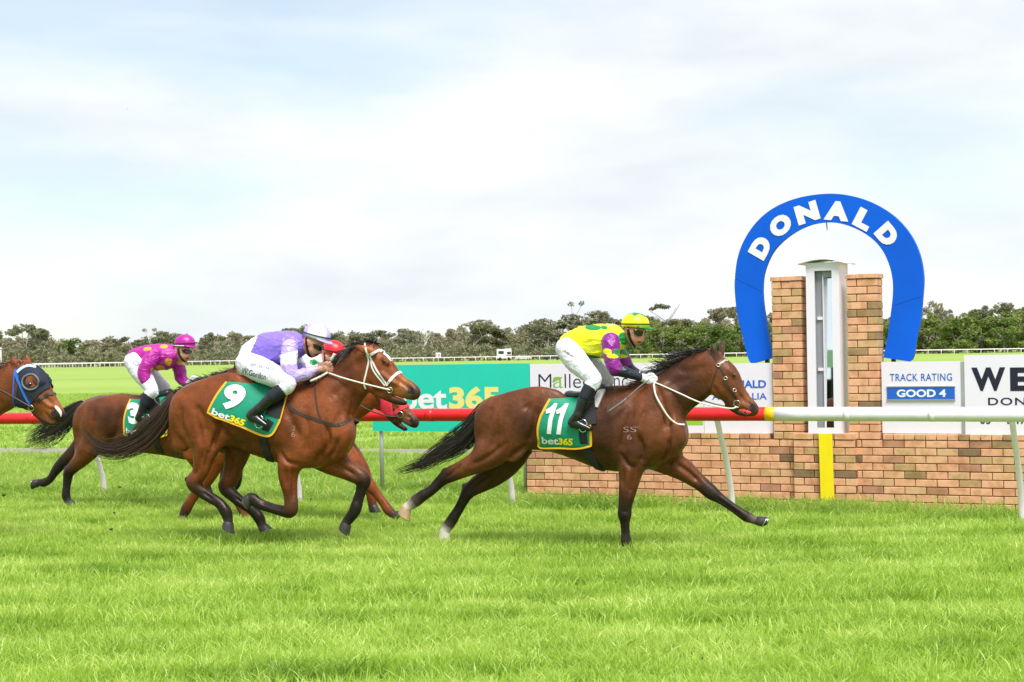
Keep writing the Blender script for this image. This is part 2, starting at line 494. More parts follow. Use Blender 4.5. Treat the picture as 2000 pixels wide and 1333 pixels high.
class Skin:
    """a cloth surface that prints can be laid on"""
    def __init__(s, fr, bvh): s.fr, s.bvh = fr, bvh
    def hit(s, px, py, off=0.0):
        o, d = s.fr.lray(px, py)
        loc, nor, i, q = s.bvh.ray_cast(Vector(o), Vector(d))
        if loc is None: loc, nor, i, q = s.bvh.find_nearest(Vector(s.fr.loc(px, py, .25)[0]))
        n = np.array(nor); n = n if n[1] < 0 else -n
        return np.array(loc) + off * n, n

def text_on(body, name, word, quad, off, mat_, parent, bold=0.0, shear=0.0, spacing=1.0, maxlen=.3):
    """print a word on the body inside a pixel quad (top-left, top-right, bottom-right, bottom-left)"""
    V, F, w = text_tris(word, bold, shear, spacing); V = V.copy(); V[:, 0] /= w
    V, F = tess(V, F, maxlen)
    W = []
    for p in V:
        q = lerp_quad(quad, p[0], 1 - p[1]); W.append(body.hit(q[0], q[1], off)[0])
    return mesh_obj(name, W, F, mat_, parent, smooth=False)

def disc_on(body, name, c, rx, ry, off, mat_, parent, rot=0.0, n=18, rings=4, inner=0.0):
    V, F = [], []
    for k in range(rings + 1):
        f = inner + (1 - inner) * k / rings
        for j in range(n):
            a = 2 * math.pi * j / n; x, y = rx * f * math.cos(a), ry * f * math.sin(a)
            px = c[0] + x * math.cos(rot) - y * math.sin(rot); py = c[1] + x * math.sin(rot) + y * math.cos(rot)
            V.append(body.hit(px, py, off)[0])
    for k in range(rings):
        for j in range(n):
            l = (j + 1) % n; F.append((k * n + j, (k + 1) * n + j, (k + 1) * n + l, k * n + l))
    return mesh_obj(name, V, F, mat_, parent)

def ribbons(P, W, NRM):
    """many tapered hair strands: P (n, m, 3) points, W (n, m) widths, NRM (n, 3) facing"""
    n, m, _ = P.shape
    T = np.gradient(P, axis=1); S = np.cross(T, NRM[:, None, :]); S /= np.linalg.norm(S, axis=2)[:, :, None] + 1e-9
    A = P - S * W[:, :, None] / 2; B = P + S * W[:, :, None] / 2
    V = np.stack([A, B], 2).reshape(-1, 3)
    base = (np.arange(n)[:, None] * m + np.arange(m - 1)[None, :]) * 2
    F = np.stack([base, base + 1, base + 3, base + 2], 2).reshape(-1, 4)
    return V, F


def vnormals(V, Q):
    n = np.cross(V[Q[:, 2]] - V[Q[:, 0]], V[Q[:, 3]] - V[Q[:, 1]]); N = np.zeros_like(V)
    for j in range(4):
        for a in range(3): N[:, a] += np.bincount(Q[:, j], weights=n[:, a], minlength=len(V))
    return N / (np.linalg.norm(N, axis=1)[:, None] + 1e-12)

def project(fr, V):
    W = (fr.A + V @ fr.R.T) - EYE
    z = W @ _f; return 1000 + FOC * (W @ _r) / z, 666.5 - FOC * (W @ _u) / z

def carve(fr, V, Q, lines):
    """press grooves (depth > 0) or raise ridges (depth < 0) along lines: (pixels, depth m, softness px, 'n' both sides or 'f' far limb)"""
    N = vnormals(V, Q); Vm = V * np.array([1, -1, 1.0]); Nm = N * np.array([1, -1, 1.0])
    px, py = project(fr, V); qx, qy = project(fr, Vm); D = np.zeros(len(V))
    for pts, dep, sg, side in lines:
        P = catmull(np.array(pts, float), 4)
        for X, Y, ok in ((px, py, (V[:, 1] < .0) & (N[:, 1] < .2)), (qx, qy, (V[:, 1] > .0) & (N[:, 1] > -.2))) if side == 'n' else ((px, py, (V[:, 1] > .0) & (N[:, 1] < .1)),):
            best = np.full(len(V), 1e9); tb = np.zeros(len(V))
            for i in range(len(P) - 1):
                a, b = P[i], P[i + 1]; u = b - a; L = u @ u + 1e-9
                t = np.clip(((X - a[0]) * u[0] + (Y - a[1]) * u[1]) / L, 0, 1); d = (X - a[0] - t * u[0]) ** 2 + (Y - a[1] - t * u[1]) ** 2
                m = d < best; best[m] = d[m]; tb[m] = ((i + t) / (len(P) - 1))[m]
            D += np.where(ok, 2.3 * dep * np.exp(-best / (1.2 * sg * sg)) * np.minimum(1, 4 * np.minimum(tb + .08, 1.08 - tb)), 0)
    return V - N * D[:, None]

def crumple(V, Q, amp, freq, seed):
    """cloth creases: ridged, warped waves pushed along the normals"""
    N = vnormals(V, Q); rng = np.random.default_rng(seed); f = np.zeros(len(V))
    for i in range(7):
        k = rng.normal(size=3); k /= np.linalg.norm(k); w = freq * rng.uniform(.6, 1.5)
        p = V + .035 * np.sin(V[:, [1, 2, 0]] * rng.uniform(9, 20) + rng.uniform(0, 6, 3))
        m = .5 + .5 * np.sin(V @ rng.normal(size=3) * 9 + rng.uniform(0, 6))
        f += (1 - np.abs(np.sin(p @ k * w + rng.uniform(0, 6)))) ** 3 * m
    return V + N * (amp * (f - f.mean()))[:, None]

# ================================================================== THE SETTING
# ------------------------------------------------------------------ ground
def ground_material():
    m = bpy.data.materials.new('turf_ground'); t, b = _nodes(m)
    b.inputs['Roughness'].default_value = .95; b.inputs['Specular IOR Level'].default_value = .1
    tcn = t.nodes.new('ShaderNodeTexCoord')
    def noise(scale, vec=None, detail=6):
        n = t.nodes.new('ShaderNodeTexNoise'); n.inputs['Scale'].default_value = scale; n.inputs['Detail'].default_value = detail; n.inputs['Roughness'].default_value = .6
        mpn = t.nodes.new('ShaderNodeMapping')
        if vec: mpn.inputs['Scale'].default_value = vec
        t.links.new(tcn.outputs['Object'], mpn.inputs['Vector']); t.links.new(mpn.outputs['Vector'], n.inputs['Vector']); return n
    a = noise(.05, (.18, 1, 1)); c = noise(.9, (.5, 1, 1)); d = noise(6)
    r = t.nodes.new('ShaderNodeValToRGB'); e = r.color_ramp.elements
    e[0].position = .3; e[0].color = (.19, .29, .05, 1); e[1].position = .72; e[1].color = (.40, .46, .15, 1)
    k = e.new(.5); k.color = (.29, .41, .085, 1)
    m1 = t.nodes.new('ShaderNodeMix'); m1.data_type = 'FLOAT'; m1.inputs[0].default_value = .45
    t.links.new(a.outputs['Fac'], m1.inputs[2]); t.links.new(c.outputs['Fac'], m1.inputs[3])
    m2 = t.nodes.new('ShaderNodeMix'); m2.data_type = 'FLOAT'; m2.inputs[0].default_value = .25
    t.links.new(m1.outputs[0], m2.inputs[2]); t.links.new(d.outputs['Fac'], m2.inputs[3])
    t.links.new(m2.outputs[0], r.inputs['Fac'])
    sx = t.nodes.new('ShaderNodeSeparateXYZ'); t.links.new(tcn.outputs['Object'], sx.inputs[0])      # thicker, greener sward on the watered home straight
    mr = t.nodes.new('ShaderNodeMapRange'); mr.inputs['From Min'].default_value = 24; mr.inputs['From Max'].default_value = 34; t.links.new(sx.outputs['Y'], mr.inputs['Value'])
    mc = t.nodes.new('ShaderNodeMix'); mc.data_type = 'RGBA'; mc.inputs[6].default_value = (.16, .27, .02, 1)
    t.links.new(mr.outputs['Result'], mc.inputs[0]); t.links.new(r.outputs['Color'], mc.inputs[7]); t.links.new(mc.outputs[2], b.inputs['Base Color'])
    bu = t.nodes.new('ShaderNodeBump'); bu.inputs['Strength'].default_value = .5; bu.inputs['Distance'].default_value = .1
    t.links.new(c.outputs['Fac'], bu.inputs['Height']); t.links.new(bu.outputs['Normal'], b.inputs['Normal'])
    return m

gm = ground_material()
g = mesh_obj('ground', [(-3000, -400, 0), (3000, -400, 0), (3000, 5000, 0), (-3000, 5000, 0)], [(0, 1, 2, 3)], gm, smooth=False)
tag(g, 'flat green turf of the racecourse reaching to the far trees', 'ground', kind='structure')

# gravel path behind the running rail
pm = mat('path_gravel', C('#a39a8d', .75), .95, var=.15, var_scale=3.0)
pa, pb = ground(0, 877), ground(940, 878.5)
pd = (pb - pa) / np.linalg.norm(pb - pa); pn = np.array([-pd[1], pd[0], 0])
P0, P1 = pa - pd * 40, pa + pd * 70
tag(mesh_obj('path', [P0 + [0, 0, .006], P1 + [0, 0, .006], P1 - pn * 1.5 + [0, 0, .006], P0 - pn * 1.5 + [0, 0, .006]], [(3, 2, 1, 0)], pm, smooth=False),
    'pale gravel path crossing the grass behind the running rail', 'path', kind='structure')

# ------------------------------------------------------------------ grass
def grass_material(name, ca, cb, cc):
    m = bpy.data.materials.new(name); m.use_nodes = True; t = m.node_tree; t.nodes.clear()
    out = t.nodes.new('ShaderNodeOutputMaterial'); df = t.nodes.new('ShaderNodeBsdfDiffuse'); tr = t.nodes.new('ShaderNodeBsdfTranslucent')
    gl = t.nodes.new('ShaderNodeBsdfGlossy'); gl.inputs['Roughness'].default_value = .45; gl.inputs['Color'].default_value = (.9, 1, .8, 1)
    mixs = t.nodes.new('ShaderNodeMixShader'); mixs.inputs[0].default_value = .45
    mixg = t.nodes.new('ShaderNodeMixShader'); mixg.inputs[0].default_value = .05
    ge = t.nodes.new('ShaderNodeNewGeometry'); mpn = t.nodes.new('ShaderNodeMapping'); mpn.inputs['Scale'].default_value = (.4, 1.5, 0)
    n = t.nodes.new('ShaderNodeTexNoise'); n.inputs['Scale'].default_value = 1.3; n.inputs['Detail'].default_value = 5; n.inputs['Roughness'].default_value = .65
    t.links.new(ge.outputs['Position'], mpn.inputs['Vector']); t.links.new(mpn.outputs['Vector'], n.inputs['Vector'])
    at = t.nodes.new('ShaderNodeAttribute'); at.attribute_name = 'Col'
    sep = t.nodes.new('ShaderNodeSeparateColor'); t.links.new(at.outputs['Color'], sep.inputs[0])
    ad = t.nodes.new('ShaderNodeMath'); ad.operation = 'MULTIPLY_ADD'; ad.inputs[1].default_value = .45
    t.links.new(sep.outputs[0], ad.inputs[0])
    mr = t.nodes.new('ShaderNodeMapRange'); mr.inputs['From Min'].default_value = .3; mr.inputs['From Max'].default_value = .7; mr.inputs['To Min'].default_value = -.08; mr.inputs['To Max'].default_value = .62
    t.links.new(n.outputs['Fac'], mr.inputs['Value']); t.links.new(mr.outputs['Result'], ad.inputs[2])
    r = t.nodes.new('ShaderNodeValToRGB'); e = r.color_ramp.elements
    e[0].position = .08; e[0].color = (*ca, 1); e[1].position = .95; e[1].color = (*cc, 1); k = e.new(.5); k.color = (*cb, 1)
    t.links.new(ad.outputs[0], r.inputs['Fac'])
    for s_ in (df, tr): t.links.new(r.outputs['Color'], s_.inputs['Color'])
    t.links.new(df.outputs[0], mixs.inputs[1]); t.links.new(tr.outputs[0], mixs.inputs[2])
    t.links.new(mixs.outputs[0], mixg.inputs[1]); t.links.new(gl.outputs[0], mixg.inputs[2]); t.links.new(mixg.outputs[0], out.inputs[0])
    return m

GM_NEAR = grass_material('turf_blades', (.12, .25, .014), (.45, .64, .075), (.76, .86, .26))
GM_ROUGH = grass_material('rough_blades', (.14, .27, .02), (.36, .54, .065), (.62, .70, .2))

def blade_patch(name, n, size, h0, h1, w, lean, mat_, rng, clumps=9):
    m = 4
    K = rng.uniform(-size / 2, size / 2, (clumps, 2)); kh = rng.uniform(.65, 1.25, clumps); kc = rng.uniform(-.25, .25, clumps)
    ci = rng.integers(0, clumps, n); g = rng.normal(0, size * .11, (n, 2)); loose = rng.uniform(0, 1, n) < .35
    R = K[ci] + g; R[loose] = rng.uniform(-size / 2, size / 2, (loose.sum(), 2))
    H = rng.uniform(h0, h1, n) * kh[ci]
    a = np.where(loose, rng.uniform(0, 2 * math.pi, n), np.arctan2(g[:, 1], g[:, 0]) + rng.normal(0, .6, n)); L = rng.uniform(.15, 1.0, n) * lean
    tt = np.linspace(0, 1, m)
    P = np.zeros((n, m, 3))
    for k, q in enumerate(tt):
        P[:, k, 0] = R[:, 0] + np.cos(a) * L * H * q ** 1.8; P[:, k, 1] = R[:, 1] + np.sin(a) * L * H * q ** 1.8; P[:, k, 2] = H * (q - .33 * L * q ** 2)
    W = (w * rng.uniform(.6, 1.35, n))[:, None] * np.array([1, .95, .7, .08])[None, :]
    nr = rng.uniform(0, 2 * math.pi, n); N = np.stack([np.cos(nr), np.sin(nr), np.full(n, .3)], 1)
    V, F = ribbons(P, W, N)
    hue = np.clip(rng.uniform(0, 1, n) * .8 + kc[ci], 0, 1); tip = np.tile(tt[None, :], (n, 1))
    c = np.clip(hue[:, None] * .8 + tip * .3, 0, 1)
    dry = rng.uniform(0, 1, n) < .06; c[dry] = 1.0
    c = np.repeat(c.reshape(n, m, 1), 2, axis=2).reshape(-1)
    me_o = mesh_obj(name, V, F, mat_, None, smooth=True, col=np.stack([c, c, c], 1))
    COL.objects.unlink(me_o)
    return me_o

def grass_field(name, pts, patches, label, smin_, smax_, seed):
    coll = bpy.data.collections.new(name + '_tufts')
    for p in patches: coll.objects.link(p)
    me = bpy.data.meshes.new(name); me.from_pydata([tuple(p[:3]) for p in pts], [], [])
    a = me.attributes.new('size', 'FLOAT', 'POINT'); a.data.foreach_set('value', np.array([p[3] for p in pts], np.float32))
    o = link(bpy.data.objects.new(name, me))
    ng = bpy.data.node_groups.new(name, 'GeometryNodeTree')
    ng.interface.new_socket('Geometry', in_out='INPUT', socket_type='NodeSocketGeometry'); ng.interface.new_socket('Geometry', in_out='OUTPUT', socket_type='NodeSocketGeometry')
    N = ng.nodes.new; i = N('NodeGroupInput'); u = N('NodeGroupOutput'); ip = N('GeometryNodeInstanceOnPoints'); ci = N('GeometryNodeCollectionInfo')
    ci.inputs['Collection'].default_value = coll; ci.inputs['Separate Children'].default_value = True; ci.inputs['Reset Children'].default_value = True
    ip.inputs['Pick Instance'].default_value = True
    rv = N('FunctionNodeRandomValue'); rv.data_type = 'FLOAT_VECTOR'; rv.inputs[0].default_value = (-.06, -.06, 0); rv.inputs[1].default_value = (.06, .06, 6.283); rv.inputs['Seed'].default_value = seed
    na = N('GeometryNodeInputNamedAttribute'); na.data_type = 'FLOAT'; na.inputs['Name'].default_value = 'size'
    L = ng.links.new
    L(i.outputs[0], ip.inputs['Points']); L(ci.outputs[0], ip.inputs['Instance']); L(rv.outputs[0], ip.inputs['Rotation']); L(na.outputs[0], ip.inputs['Scale']); L(ip.outputs[0], u.inputs[0])
    md = o.modifiers.new('scatter', 'NODES'); md.node_group = ng
    return tag(o, label, 'grass', kind='stuff')

def vnoise(x, y, seed=0):
    return (np.sin(x * 1.7 + seed) * np.sin(y * 2.3 + seed * 2) + .6 * np.sin(x * 4.1 + 1.3 * y + seed) * np.cos(y * 5.3 - x * .7) + .4 * np.sin(x * 9.7 - y * 3.1) * np.cos(y * 11.1 + x * 2.0)) / 2

rg = np.random.default_rng(5)
near_p = [blade_patch('turf_tuft', 150, .36, .05, .115, .0058, .85, GM_NEAR, rg) for _ in range(9)]
rough_p = [blade_patch('rough_tuft', 110, .46, .06, .19, .009, 1.0, GM_ROUGH, rg, 5) for _ in range(7)]
far_p = [blade_patch('field_tuft', 90, .9, .05, .11, .02, .9, GM_ROUGH, rg) for _ in range(4)]
def scatter(d0, d1, dens, base, amp, rail_side=None):
    out = []
    n = int(dens * .41 * (d1 ** 2 - d0 ** 2))
    d = np.sqrt(rg.uniform(d0 ** 2, d1 ** 2, n)); x = rg.uniform(-.41, .41, n) * d
    for X, Y in zip(x, d):
        s_ = base + amp * vnoise(X, Y * 1.6)
        on_track = Y < 20.55 - .49 * X
        if rail_side is not None and on_track != rail_side: continue
        q = pa + pd * np.dot(np.array([X, Y, 0]) - pa, pd); off = np.dot(np.array([X, Y, 0]) - q, pn)
        if -2.6 < off < .2: continue
        out.append((X, Y, 0, max(.35, s_)))
    return out
grass_field('turf_grass', scatter(8.6, 25, 25, 1.0, .5, True), near_p, 'short bright green turf of the home straight', .8, 1.2, 1)
grass_field('rough_grass', scatter(16.0, 36, 12, .95, .4, False), rough_p, 'longer uneven yellow-green grass behind the running rail', .8, 1.2, 2)
grass_field('field_grass', scatter(36, 95, 1.6, 1.0, .45), far_p, 'mown yellow-green grass of the far field', .8, 1.2, 3)

# ------------------------------------------------------------------ brick wall with piers
WA, WB = ground(1030, 977), ground(1990, 1001)
WPHI = math.atan2(WA[1] - WB[1], WB[0] - WA[0])
WF = Frame(WA, WPHI)
def wx(px, py, lat=0.0): return WF.loc(px, py, lat)[0][0]
def wz(px, py, lat=0.0): return WF.loc(px, py, lat)[0][2]

def brick_material():
    m = bpy.data.materials.new('brick_clay'); t, b = _nodes(m); b.inputs['Roughness'].default_value = .85
    oi = t.nodes.new('ShaderNodeObjectInfo'); r = t.nodes.new('ShaderNodeValToRGB'); r.color_ramp.interpolation = 'CONSTANT'
    cols = [('#ecb48e', 0), ('#e8ad88', .22), ('#e6b38a', .40), ('#dab084', .56), ('#c7a273', .66), ('#e2a582', .74), ('#a98a62', .84), ('#c08c70', .91), ('#8f7358', .96)]
    e = r.color_ramp.elements
    while len(e) < len(cols): e.new(.5)
    for k, (c, p) in enumerate(cols): e[k].position = p; e[k].color = (*C(c, 1.0), 1)
    t.links.new(oi.outputs['Random'], r.inputs['Fac'])
    tcn = t.nodes.new('ShaderNodeTexCoord'); ge = t.nodes.new('ShaderNodeNewGeometry')
    n = t.nodes.new('ShaderNodeTexNoise'); n.inputs['Scale'].default_value = 9; n.inputs['Detail'].default_value = 4
    n2 = t.nodes.new('ShaderNodeTexNoise'); n2.inputs['Scale'].default_value = 130; n2.inputs['Detail'].default_value = 5
    for q in (n, n2): t.links.new(ge.outputs['Position'], q.inputs['Vector'])
    r2 = t.nodes.new('ShaderNodeValToRGB'); r2.color_ramp.elements[0].position = .36; r2.color_ramp.elements[0].color = (.72, .68, .56, 1); r2.color_ramp.elements[1].position = .55; r2.color_ramp.elements[1].color = (1, 1, 1, 1)
    t.links.new(n.outputs['Fac'], r2.inputs['Fac'])
    r3 = t.nodes.new('ShaderNodeValToRGB'); r3.color_ramp.elements[0].position = .25; r3.color_ramp.elements[0].color = (.72, .68, .62, 1); r3.color_ramp.elements[1].position = .5; r3.color_ramp.elements[1].color = (1, 1, 1, 1)
    t.links.new(n2.outputs['Fac'], r3.inputs['Fac'])
    mu = t.nodes.new('ShaderNodeMix'); mu.data_type = 'RGBA'; mu.blend_type = 'MULTIPLY'; mu.inputs[0].default_value = .8
    mu2 = t.nodes.new('ShaderNodeMix'); mu2.data_type = 'RGBA'; mu2.blend_type = 'MULTIPLY'; mu2.inputs[0].default_value = .8
    t.links.new(r.outputs['Color'], mu.inputs[6]); t.links.new(r2.outputs['Color'], mu.inputs[7]); t.links.new(mu.outputs[2], mu2.inputs[6]); t.links.new(r3.outputs['Color'], mu2.inputs[7])
    t.links.new(mu2.outputs[2], b.inputs['Base Color'])
    bu = t.nodes.new('ShaderNodeBump'); bu.inputs['Strength'].default_value = .5; bu.inputs['Distance'].default_value = .004
    t.links.new(n2.outputs['Fac'], bu.inputs['Height']); t.links.new(bu.outputs['Normal'], b.inputs['Normal'])
    return m
BRICK = brick_material(); MORTAR = mat('mortar', C('#8a6048', .8), .95, var=.2, var_scale=30)
BL, BH, BJ = .230, .076, .010
CP = BH + BJ
def unit_brick(name, L, D, Hh):
    bm = bmesh.new(); V, F = box_vf(0, L, 0, D, 0, Hh); vv = [bm.verts.new(v) for v in V]
    for f in F: bm.faces.new([vv[i] for i in f])
    bmesh.ops.bevel(bm, geom=bm.edges[:], offset=.004, segments=1, affect='EDGES')
    me = bpy.data.meshes.new(name); bm.to_mesh(me); bm.free(); me.materials.append(BRICK); return me
ME_BRICK = unit_brick('brick', BL, .11, BH); ME_HALF = unit_brick('half_brick', .11, .11, BH); ME_CAP = unit_brick('coping_brick', .11, .235, .062)
ME_PB = unit_brick('pier_brick', BL, .235, BH); ME_PH = unit_brick('pier_half_brick', .11, .235, BH); ME_PC = unit_brick('pier_cap_brick', .1225, .26, .05)
def put(me, name, loc, parent, sx=1.0):
    o = bpy.data.objects.new(name, me); COL.objects.link(o); o.parent = parent
    o.location = (loc[0] + random.uniform(-.0015, .0015), loc[1] + random.uniform(-.003, .003), loc[2] + random.uniform(-.001, .001)); o.scale = (sx, 1, 1)
    return o

WLEN = wx(2105, 1000)
wall = empty('brick_wall'); WF.place(wall)
tag(wall, 'low orange and tan brick wall behind the running rail under the signboards', 'wall')
PX0, PX1 = wx(1551, 900, .06), wx(1672.5, 900, .06)          # projecting block below the finish mirror
box('mortar', (.003, WLEN, .012, .225, -.05, .835 - .062), MORTAR, wall)
box('mortar', (PX0 + .003, PX1 - .003, -.050, .013, -.05, .835 - .062), MORTAR, wall)
pierL = wx(1509, 700); pierR = wx(1655.5, 700); PW = .35
for c_ in range(-1, 9):
    z = .835 - .062 - BJ - (9 - c_) * CP + BJ
    off = 0 if c_ % 2 else -.12
    x = off
    while x < WLEN:
        a, b_ = max(x, 0), min(x + BL, WLEN)
        if b_ - a > .03 and not (a > PX0 - .01 and b_ < PX1 + .01):
            put(ME_BRICK, 'brick', (a, 0, z), wall, (b_ - a) / BL)
        x += BL + BJ
    x = PX0 + (0 if c_ % 2 == 0 else -.12)
    while x < PX1 - .03:
        a, b_ = max(x, PX0), min(x + BL, PX1)
        if b_ - a > .03: put(ME_BRICK, 'brick', (a, -.062, z), wall, (b_ - a) / BL)
        x += BL + BJ
x = 0
while x < WLEN - .1:
    if not (pierL - .06 < x < pierL + PW - .02) and not (pierR - .06 < x < pierR + PW - .02) and not (PX0 - .02 < x < PX1 - .05):
        put(ME_CAP, 'coping_brick', (x, -.004, .835 - .062), wall)
    x += .12
x = PX0
while x < PX1 - .1:
    o = put(ME_BRICK, 'coping_brick', (x - .004, -.07, .835 - .062), wall, min(1, (PX1 - x) / BL)); o.scale = (o.scale[0], 2.2, .9); x += BL + BJ

for nm, x0, lab, zt in (('L', pierL, 'square brick pier left of the white finish mirror', 2.64), ('R', pierR, 'square brick pier right of the white finish mirror', 2.64)):
    p = empty('brick_pier'); WF.place(p); tag(p, lab, 'brick pier', 'brick piers beside the finish mirror')
    zb = .775
    box('mortar', (x0 + .008, x0 + PW - .008, .006, .225, .70, zt - .055), MORTAR, p)
    z, k = zb, 0
    while z + BH < zt - .045:
        if k % 2:
            put(ME_PB, 'brick', (x0, -.004, z), p); put(ME_PH, 'brick', (x0 + BL + BJ, -.004, z), p)
        else:
            put(ME_PH, 'brick', (x0, -.004, z), p); put(ME_PB, 'brick', (x0 + .12, -.004, z), p)
        z += CP; k += 1
    for k in range(3): put(ME_PC, 'cap_brick', (x0 - .012 + k * .1255, -.016, z), p)

# ------------------------------------------------------------------ finish mirror in its white cabinet
WHITE = mat('white_paint', C('#f2ecf8', .95), .4, bump=(40, .05, .003), spec=.4)
GREY_IN = mat('grey_metal', C('#a9abb3', .8), .5)
STEEL = mat('galvanised_steel', C('#b8babb'), .45, .6, var=.08)
MIRROR = mat('mirror_glass', (.9, .93, .93), .015, 1.0)
BLACKM = mat('black_metal', (.012, .012, .014), .5)
cab = empty('finish_mirror_cabinet'); WF.place(cab); tag(cab, 'tall white finish line mirror cabinet with curved roof between two brick piers', 'mirror cabinet')
LC = .03
cx0, cx1 = wx(1576.5, 700, LC), wx(1641, 700, LC)
oz0, oz1 = wz(1608, 836, LC), wz(1608, 529, LC); ox0, ox1 = wx(1592.5, 680, LC), wx(1626.5, 680, LC)
ct = wz(1608, 513, LC); cb = .838; fy = -LC; cdp = .36
parts = [box_vf(cx0, ox0, fy, fy + .025, cb, ct), box_vf(ox1, cx1, fy, fy + .025, cb, ct), box_vf(ox0, ox1, fy, fy + .025, cb, oz0), box_vf(ox0, ox1, fy, fy + .025, oz1, ct)]
V, F = merge(parts); mesh_obj('front_frame', V, F, WHITE, cab, smooth=False)
for sx in (cx0, cx1 - .02): box('side_panel', (sx, sx + .02, fy + .027, fy + cdp, cb, ct), WHITE, cab)
box('back_panel', (cx0 + .022, cx1 - .022, fy + cdp - .02, fy + cdp, cb, ct), GREY_IN, cab)
sp = ox0 + (ox1 - ox0) * .40
box('inner_panel', (ox0 - .02, sp, fy + .075, fy + .085, cb + .02, ct - .02), GREY_IN, cab)
box('mirror_mount', (sp, ox1 + .02, fy + .05, fy + .07, oz1 - .075, ct - .01), GREY_IN, cab)
mir = mesh_obj('mirror', [(sp + .006, 0, 0), (ox1 + .02, 0, 0), (ox1 + .02, 0, oz1 - .03 - cb), (sp + .006, 0, oz1 - .03 - cb)], [(0, 1, 2, 3)], MIRROR, cab, smooth=False)
mir.location = (0, fy + .065, cb + .02); mir.rotation_euler = (-.040, 0, 0)
box('mirror_edge', (sp, sp + .008, fy + .045, fy + .16, cb + .02, oz1 - .05), WHITE, cab)
for pyb in (622, 722): box('bracket', (sp - .07, sp - .004, fy + .055, fy + .075, wz(1600, pyb + 3, LC), wz(1600, pyb - 3, LC)), WHITE, cab)
rv_, rf = [], []
nr = 10
for j, (y, dz) in enumerate(((fy - .06, 0), (fy + cdp + .06, 0))):
    for i in range(nr + 1):
        u_ = i / nr; x = cx0 - .075 + u_ * (cx1 - cx0 + .15); rv_.append((x, y, ct - .008 + .05 * (1 - (2 * u_ - 1) ** 2)))
for i in range(nr): rf.append((i, i + 1, nr + 1 + i + 1, nr + 1 + i))
ro = mesh_obj('roof', rv_, rf, WHITE, cab); so = ro.modifiers.new('t', 'SOLIDIFY'); so.thickness = .012
pA, _ = WF.loc(1624, 506, -.1); pB, _ = WF.loc(1613, 440, -.26)
tube('stay_bar', [pA - [0, 0, .03], pA, (pA + pB) / 2, pB + [0, 0, .1]], [.014, .014, .011, .009], WHITE, cab)

# yellow finish marker
YEL = mat('yellow_paint', C('#f7e014'), .45, var=.04, var_scale=5)
fm = box('finish_marker', (0, .155, 0, .02, -.05, .842), YEL, None, .004); WF.place(fm)
q, _ = WF.loc(1598, 900, .11); fm.location = WF.world((q[0] + .02, -.105, 0)); tag(fm, 'flat yellow finish line marker standing against the brick wall', 'finish marker')
fm.rotation_euler = (0, math.radians(-.9), -WPHI)

# ------------------------------------------------------------------ blue horseshoe arch
BLUE = mat('blue_sign_paint', C('#0862e2', .95), .55, var=.09, var_scale=1.6, spec=.2)
LETW = mat('white_lettering', C('#f4f5f8', .95), .45)
outer = [(1467.5, 711), (1461, 700), (1451, 660), (1440.5, 618), (1435.4, 576), (1435, 546), (1440.5, 504), (1454, 468), (1478, 433.5), (1511, 406.5), (1556, 387.6), (1610, 379), (1658, 382), (1706, 397.5), (1748, 424.5), (1778, 459), (1796, 498), (1803.5, 540), (1802, 576), (1797.6, 624), (1790, 660), (1783.5, 698), (1775, 706.6)]
inner = [(1507.6, 700), (1506.5, 696), (1502, 666), (1496, 630), (1490, 588), (1489.4, 552), (1494.5, 525), (1508, 495), (1529, 471), (1559, 450), (1592, 437.4), (1628, 435), (1664, 444), (1697, 462), (1721, 486), (1736, 516), (1743, 546), (1743.6, 576), (1739, 618), (1733, 660), (1726.5, 692), (1725, 699)]
def resample(P, n):
    P = catmull(np.array(P, float), 6); s_ = np.r_[0, np.cumsum(np.linalg.norm(np.diff(P, axis=0), axis=1))]
    return np.stack([np.interp(np.linspace(0, s_[-1], n), s_, P[:, j]) for j in (0, 1)], 1)
NA = 121
O_, I_ = resample(outer, NA), resample(inner, NA)
LA = -.16
Ow = np.array([WF.loc(a, b, LA)[0] for a, b in O_]); Iw = np.array([WF.loc(a, b, LA)[0] for a, b in I_])
arch = empty('horseshoe_arch'); WF.place(arch); tag(arch, 'large blue horseshoe shaped arch sign reading DONALD above the finish line', 'arch sign')
i1 = int(np.argmin(np.abs(O_[:60, 1] - 548))); i2 = 60 + int(np.argmin(np.abs(O_[60:, 1] - 579)))
def arch_panel(a, b):
    V, F = [], []
    n = b - a + 1
    for y0 in (0.0, .06):
        for k in range(a, b + 1):
            e = 0.0
            o_, i_ = Ow[k].copy(), Iw[k].copy(); o_[1] = i_[1] = -LA + y0
            if k == a and a > 0: d = (Ow[k + 1] - Ow[k]); o_ += d / np.linalg.norm(d) * .004; d = (Iw[k + 1] - Iw[k]); i_ += d / np.linalg.norm(d) * .004
            V += [o_, i_]
    for k in range(n - 1):
        f, b2 = 2 * k, 2 * n + 2 * k
        F += [(f, f + 1, f + 3, f + 2)[::-1], (b2, b2 + 1, b2 + 3, b2 + 2), (f, f + 2, b2 + 2, b2)[::-1], (f + 1, f + 3, b2 + 3, b2 + 1)]
    F += [(0, 1, 2 * n + 1, 2 * n), (2 * n - 2, 4 * n - 2, 4 * n - 1, 2 * n - 1)]
    o = mesh_obj('arch_panel', V, F, BLUE, arch, smooth=False)
    bm = bmesh.new(); bm.from_mesh(o.data); bmesh.ops.recalc_face_normals(bm, faces=bm.faces[:]); bm.to_mesh(o.data); bm.free()
arch_panel(0, i1); arch_panel(i1, i2); arch_panel(i2, NA - 1)
cen = np.array(WF.loc(1618, 560, LA)[0])
